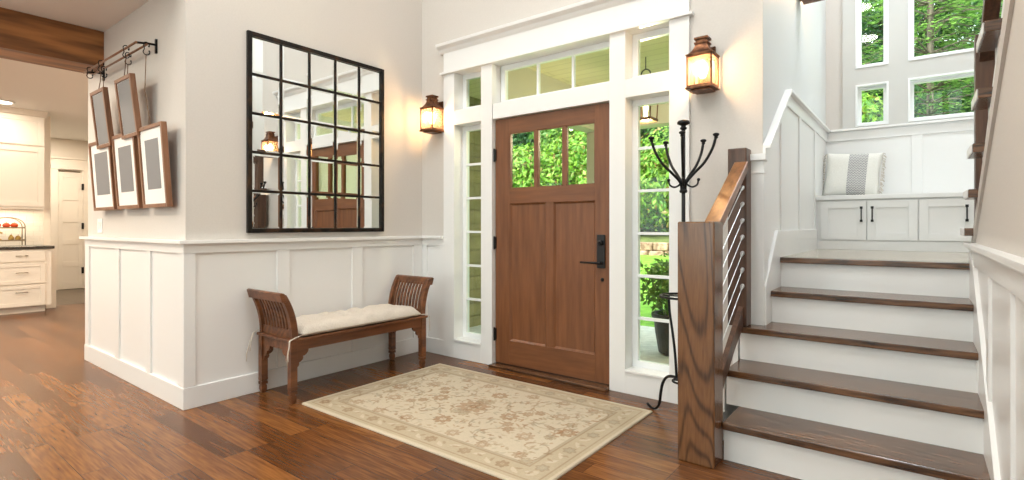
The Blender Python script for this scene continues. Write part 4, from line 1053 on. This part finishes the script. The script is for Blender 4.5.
# ------------------------------------------------------------------ ceiling fixtures, mostly added to brighten the rooms
def lamp(x, y, z, W, rad_, label, group, col=(1, .93, .84)):
    t = thing('ceiling_light', (x, y, z), label, 'ceiling light', group)
    MB().lathe([(rad_ + .03, 0), (rad_ + .03, -.012), (rad_, -.018), (rad_, -.004)], (x, y, z), 32).build('trim_ring', M['plastic'], t)
    MB().lathe([(rad_ - .002, -.0185), (rad_ - .002, -.020)], (x, y, z), 32).build('diffuser', M['lampface'], t)
    d = bpy.data.lights.new('ceiling_lamp_light', 'AREA'); d.shape = 'DISK'; d.size = rad_ * 2; d.energy = W; d.color = col
    o = bpy.data.objects.new('ceiling_lamp_light', d); COL.objects.link(o); o.parent = t; o.location = (0, 0, -.03)
for x, y in FILL_LAMPS: lamp(x, y, ZC, FILL_LAMP_W, .30, 'unseen round light added to the high entry ceiling to brighten the foyer', 'added entry ceiling lights', (1, .97, .93))
for x, y in KLAMPS: lamp(x, y, ZK, 11 if x == -9.56 else KLAMP_W, .10, 'small round kitchen ceiling light, from a set mostly added for brightness', 'kitchen ceiling lights', (1, .87, .71))
for x, y in STAIR_FILL: lamp(x, y, ZC, STAIR_FILL_W, .22, 'unseen round light added over the stair landing to brighten it', 'added landing ceiling lights', (.84, .92, 1))
d = bpy.data.lights.new('under_cabinet_light', 'AREA'); d.shape = 'RECTANGLE'; d.size = .05; d.size_y = 1.6; d.energy = 9; d.color = (1, .82, .58)
o = bpy.data.objects.new('under_cabinet_light', d); COL.objects.link(o); o.location = (-10.2, 1.1, 1.436)

# ------------------------------------------------------------------ porch
struct('ground_porch', B(-6.5, .5, 3.72, 6.1, -.14, -.02), M['concrete'])
struct('ceiling_porch', B(-7.5, XS - .13, 3.72, 6.0, 2.76, 2.85), M['porchceil'])
struct('beam_porch', B(-3.23, XS - .13, 5.68, 5.86, 2.34, 2.76).box(-3.23, -3.06, 3.725, 5.68, 2.34, 2.76), M['porchtrim'])
struct('column_porch', B(-3.23, -3.06, 5.69, 5.85, -.02, 2.34).box(-3.26, -3.03, 5.66, 5.88, -.02, .14), M['porchtrim'], bevel=.005)
mb = B(-6.2, -4.30, 3.72, 5.06, -.05, 2.76)
struct('wall_siding', mb, M['siding'])
mb = MB()
for z in [i * .16 for i in range(18)]: mb.box(-4.30, -4.285, 3.72, 5.0, z - .04, z + .10)
mb.box(-4.30, -4.27, 4.96, 5.08, -.05, 2.76)
struct('trim_19', mb, M['siding'])
# hanging porch lantern
pl = thing('hanging_lantern', (-2.03, 4.65, 2.2), 'dark copper lantern hanging from the porch ceiling outside the right sidelight', 'lantern')
lx, ly = -2.0, 4.62
MB().lathe([(.115, 2.165), (.12, 2.175), (.12, 2.19)], (lx, ly, 0), 4, ang=R(45)).build('base', M['copper'], pl)
mb = MB()
for sx in (-1, 1):
    for sy in (-1, 1): mb.tube([(lx + sx * .075, ly + sy * .075, 2.19), (lx + sx * .085, ly + sy * .085, 2.40)], .006, 6)
mb.lathe([(.13, 2.40), (.135, 2.415), (.08, 2.46), (.045, 2.50), (.04, 2.53), (.05, 2.54), (.02, 2.56)], (lx, ly, 0), 4, ang=R(45)); mb.build('body_frame', M['copper'], pl)
rg = [(lx + .045 * math.cos(t), ly, 2.60 + .045 * math.sin(t)) for t in [2 * math.pi * q / 20 for q in range(21)]]
MB().tube(rg, .006, 6, cap=False).tube([(lx, ly, 2.64), (lx, ly, 2.76)], .005, 6).build('ring', M['iron'], pl)
MB().lathe([(.016, 2.19), (.016, 2.25), (.020, 2.27), (.022, 2.31), (.004, 2.35)], (lx, ly, 0), 12).build('bulb', M['bulb'], pl)
d = bpy.data.lights.new('porch_lantern_light', 'POINT'); d.energy = 38; d.color = (1, .82, .55); d.shadow_soft_size = .04
o = bpy.data.objects.new('porch_lantern_light', d); COL.objects.link(o); o.location = (lx, ly, 2.10)
# ------------------------------------------------------------------ garden
mb = MB()
P = [(-30, 6.1, -.10), (8, 6.1, -.10), (8, 9.0, -.05), (-30, 9.0, -.05), (-34, 14.5, .50), (12, 14.5, .50)]
def quad(mb, a, b, c, d): mb.face([mb.bm.verts.new(p) for p in (a, b, c, d)])
mb.prism([(6.1, -.3), (6.1, -.10), (8.5, -.06), (13.3, .44), (13.3, -.3)], 'x', -30, 10)
struct('ground_lawn', mb, M['lawn'])
mb = MB().prism([(13.5, -.3), (13.5, .70), (18, 1.3), (40, 2.6), (40, -.3)], 'x', -45, 30)
struct('ground_bank', mb, M['forestfloor'])
rw = thing('stone_wall', (-8, 13.4, .3), 'low brown stone retaining wall at the far edge of the lawn', 'garden wall')
bm = bmesh.new(); r_ = random.Random(5); mb = MB(); mb.bm = bm
x = -20.0
while x < 6:
    wd = r_.uniform(.3, .6)
    for kz in range(2):
        zz = .36 + kz * .22; c = Vector((x + wd / 2 + kz * .12, 13.4 + r_.uniform(-.03, .03), zz + .08))
        mb.cbox(c, (wd * .96, .3, .21), Matrix.Rotation(r_.uniform(-.06, .06), 3, 'Z') @ Matrix.Rotation(r_.uniform(-.04, .04), 3, 'Y'))
    x += wd
mb.build('stone_courses', M['stone'], rw, bevel=.03)

def leaves(bm, c, rad_, n, size, rng, shell=.55, droop=0, flatz=False):
    """many small folded leaves filling the outer shell of a lumpy blob"""
    c = Vector(c)
    for _ in range(n):
        d = Vector((rng.gauss(0, 1), rng.gauss(0, 1), rng.gauss(0, 1))).normalized()
        lump = 1 + .28 * noise.noise(d * 2.3 + c)
        k = (shell + (1 - shell) * rng.random() ** .6) * lump
        p = c + Vector((d.x * rad_[0], d.y * rad_[1], d.z * rad_[2])) * k
        nrm = (d + Vector((rng.gauss(0, .5), rng.gauss(0, .5), rng.gauss(0, .5) + .3))).normalized()
        a = nrm.orthogonal().normalized(); a = Matrix.Rotation(rng.uniform(0, 6.28), 3, nrm) @ a; b = nrm.cross(a)
        s = size * rng.uniform(.6, 1.3)
        v = [bm.verts.new(p - a * s), bm.verts.new(p + b * s * .45 - nrm * s * .1), bm.verts.new(p + a * s), bm.verts.new(p - b * s * .45 - nrm * s * .1)]
        bm.faces.new(v)
def shrub_proto(name, mat, rad_, n, size, seed, lumps=5):
    rng = random.Random(seed); bm = bmesh.new()
    leaves(bm, (0, 0, rad_[2]), rad_, n // 2, size, rng)
    for _ in range(lumps):
        a = rng.uniform(0, 6.28); q = rng.uniform(.35, .7)
        leaves(bm, (math.cos(a) * rad_[0] * q, math.sin(a) * rad_[1] * q, rad_[2] * rng.uniform(.8, 1.5)), (rad_[0] * .5, rad_[1] * .5, rad_[2] * .5), n // 2 // lumps, size, rng)
    f = MB(); rt = random.Random(seed + 1)
    for _ in range(6):
        a = rt.uniform(0, 6.28); f.tube([(0, 0, -.15), (.25 * rad_[0] * math.cos(a), .25 * rad_[1] * math.sin(a), rad_[2] * .7), (.6 * rad_[0] * math.cos(a), .6 * rad_[1] * math.sin(a), rad_[2] * 1.5)], [.05, .035, .012], 6)
    me1 = bpy.data.meshes.new('foliage'); bm.to_mesh(me1); bm.free(); me1.materials.append(mat)
    me_mid = bpy.data.meshes.new('branches'); f.bm.to_mesh(me_mid); f.bm.free(); me_mid.materials.append(M['bark'])
    return name, me1, me_mid, 'foliage', 'branches'
def put(proto, loc, sc, rz, label, cat, group):
    name, me1, me_mid, n1_, n2_ = proto
    t = thing(name, loc, label, cat, group); t.scale = sc if hasattr(sc, '__len__') else (sc,) * 3; t.rotation_euler.z = rz
    for me, nn in ((me1, n1_), (me_mid, n2_)):
        o = bpy.data.objects.new(nn, me); COL.objects.link(o); o.parent = t
    return t
pb = shrub_proto('flowering_shrub', M['leafbright'], (1.5, 1.3, 1.35), 7000, .085, 11)
pc = shrub_proto('flowering_shrub', M['leafbright'], (1.4, 1.2, 1.5), 7000, .075, 12)
rs = random.Random(21)
k = 0
for i in range(11):
    x = -19.5 + i * 1.75; y = 15.2 + rs.uniform(-.5, .5)
    put(pb if i % 2 else pc, (x, y, .80), rs.uniform(1.15, 1.35), rs.uniform(0, 6), 'bright green flowering shrub on the bank beyond the lawn, seen through the door glass', 'shrub', 'shrubs on the bank')
def broad_tree(seed, mat, H=8, Rr=2.4, n=15000, size=.12):
    rng = random.Random(seed); bm = bmesh.new(); f = MB()
    f.tube([(0, 0, -.5), (.1, 0, H * .35), (0, .1, H * .8)], [.22, .17, .05], 8)
    for _ in range(13):
        a = rng.uniform(0, 6.28); q = rng.uniform(.2, .75); z = H * rng.uniform(.28, .95); c = (math.cos(a) * Rr * q, math.sin(a) * Rr * q, z)
        leaves(bm, c, (Rr * .5, Rr * .5, H * .15), n // 13, size, rng, .3)
        f.tube([(0, 0, z * .7), c], [.06, .02], 5)
    me1 = bpy.data.meshes.new('crown'); bm.to_mesh(me1); bm.free(); me1.materials.append(mat)
    me_mid = bpy.data.meshes.new('trunk'); f.bm.to_mesh(me_mid); f.bm.free(); me_mid.materials.append(M['bark'])
    return 'broadleaf_tree', me1, me_mid, 'crown', 'trunk'
bt1 = broad_tree(31, M['leafdark']); bt2 = broad_tree(32, M['leafmid'])
for i in range(12):
    x = -25 + i * 2.3; y = (20.5, 24)[i % 2] + rs.uniform(-1.2, 1.2)
    put(bt1 if i % 3 else bt2, (x, y, 1.4), rs.uniform(1.1, 1.3), rs.uniform(0, 6), 'dark green leafy tree behind the shrub bank', 'tree', 'trees behind the shrubs')
# potted shrub and low bushes by the sidelight
pot = thing('potted_shrub', (-2.03, 4.72, -.02), 'dark planter with a leafy green shrub outside the right sidelight', 'potted plant')
PX, PY = -1.83, 4.95
pot.location = (PX, PY, -.02)
MB().lathe([(.13, 0), (.17, .02), (.20, .20), (.215, .34), (.235, .35), (.235, .39), (.20, .39), (.19, .34)], (PX, PY, -.02), 28).build('planter', M['pot'], pot, smooth=False)
bm = bmesh.new(); leaves(bm, (PX - .02, PY, .64), (.36, .32, .32), 1700, .034, random.Random(8), .25); leaves(bm, (PX + .10, PY, .84), (.17, .15, .22), 350, .030, random.Random(9), .2); link_mesh('foliage', bm, M['leafmid'], pot)
MB().tube([(PX, PY, .45), (PX + .02, PY, .8), (PX, PY + .02, 1.05)], [.015, .012, .006], 6).build('stem', M['bark'], pot)
lb = shrub_proto('low_shrub', M['leafmid'], (.6, .5, .38), 1500, .05, 17, 3)
for i, (x, y, s) in enumerate(((-1.6, 7.3, 1.0), (-4.6, 6.7, 1.1), (-5.7, 6.75, 1.1))):
    put(lb, (x, y, -.12), s, i * 1.3, ['low leafy shrub beyond the porch behind the planter', 'low leafy shrub in the bed before the porch post', 'low leafy shrub at the far left of the porch bed'][i], 'shrub', 'shrubs around the porch')
# tall conifers and saplings behind the landing windows
def conifer(seed, H=13, n=13000):
    rng = random.Random(seed); bm = bmesh.new(); f = MB(); f.tube([(0, 0, -1), (.05, 0, H * .5), (0, 0, H)], [.10, .08, .02], 8)
    z = 2.0
    while z < H:
        Rb = (1 - z / H) ** .7 * 2.5 + .25
        for q in range(6):
            a = rng.uniform(0, 6.28); L_ = Rb * rng.uniform(.6, 1.1); d = Vector((math.cos(a), math.sin(a), 0)); up_ = rng.uniform(-.05, .2)
            e = Vector((0, 0, z)) + d * L_ + Vector((0, 0, L_ * up_ - .3)); f.tube([(0, 0, z), Vector((0, 0, z)) + d * L_ * .5 + Vector((0, 0, L_ * .1)), e], [.028, .018, .006], 5)
            for _ in range(int(n / (H - 2) / 6 * .35)):
                t = rng.uniform(.2, 1.05); sd = d.cross(Vector((0, 0, 1)))
                p = Vector((0, 0, z)) + d * L_ * t + sd * rng.gauss(0, .22 * L_ * (1.1 - t * .6)) + Vector((0, 0, L_ * .1 - .45 * t * t * L_ * .4 + rng.gauss(0, .06)))
                s = rng.uniform(.05, .11); ax = (d + sd * rng.uniform(-.8, .8) + Vector((0, 0, rng.uniform(-.5, .1)))).normalized(); bx = ax.cross(Vector((0, 0, 1))).normalized()
                v = [bm.verts.new(p - ax * s), bm.verts.new(p + bx * s * .4), bm.verts.new(p + ax * s), bm.verts.new(p - bx * s * .4)]; bm.faces.new(v)
        z += .35
    me1 = bpy.data.meshes.new('needles'); bm.to_mesh(me1); bm.free(); me1.materials.append(M['needle'])
    me_mid = bpy.data.meshes.new('trunk'); f.bm.to_mesh(me_mid); f.bm.free(); me_mid.materials.append(M['bark'])
    return 'conifer_tree', me1, me_mid, 'crown', 'trunk'
c1, c2 = conifer(41), conifer(42, 12)
spots = [(-2.6, 18.5, 1.0), (.2, 17, .9), (3.0, 18.5, 1.0), (6.0, 19.5, 1.05), (-1.0, 24, 1.15), (2.0, 25, 1.1), (5.2, 25, 1.15)]
for i, (x, y, s) in enumerate(spots):
    put(c1 if i % 2 else c2, (x, y, .6), s, i * 1.1, 'tall conifer in the woods outside the landing windows', 'tree', 'woods outside the landing')
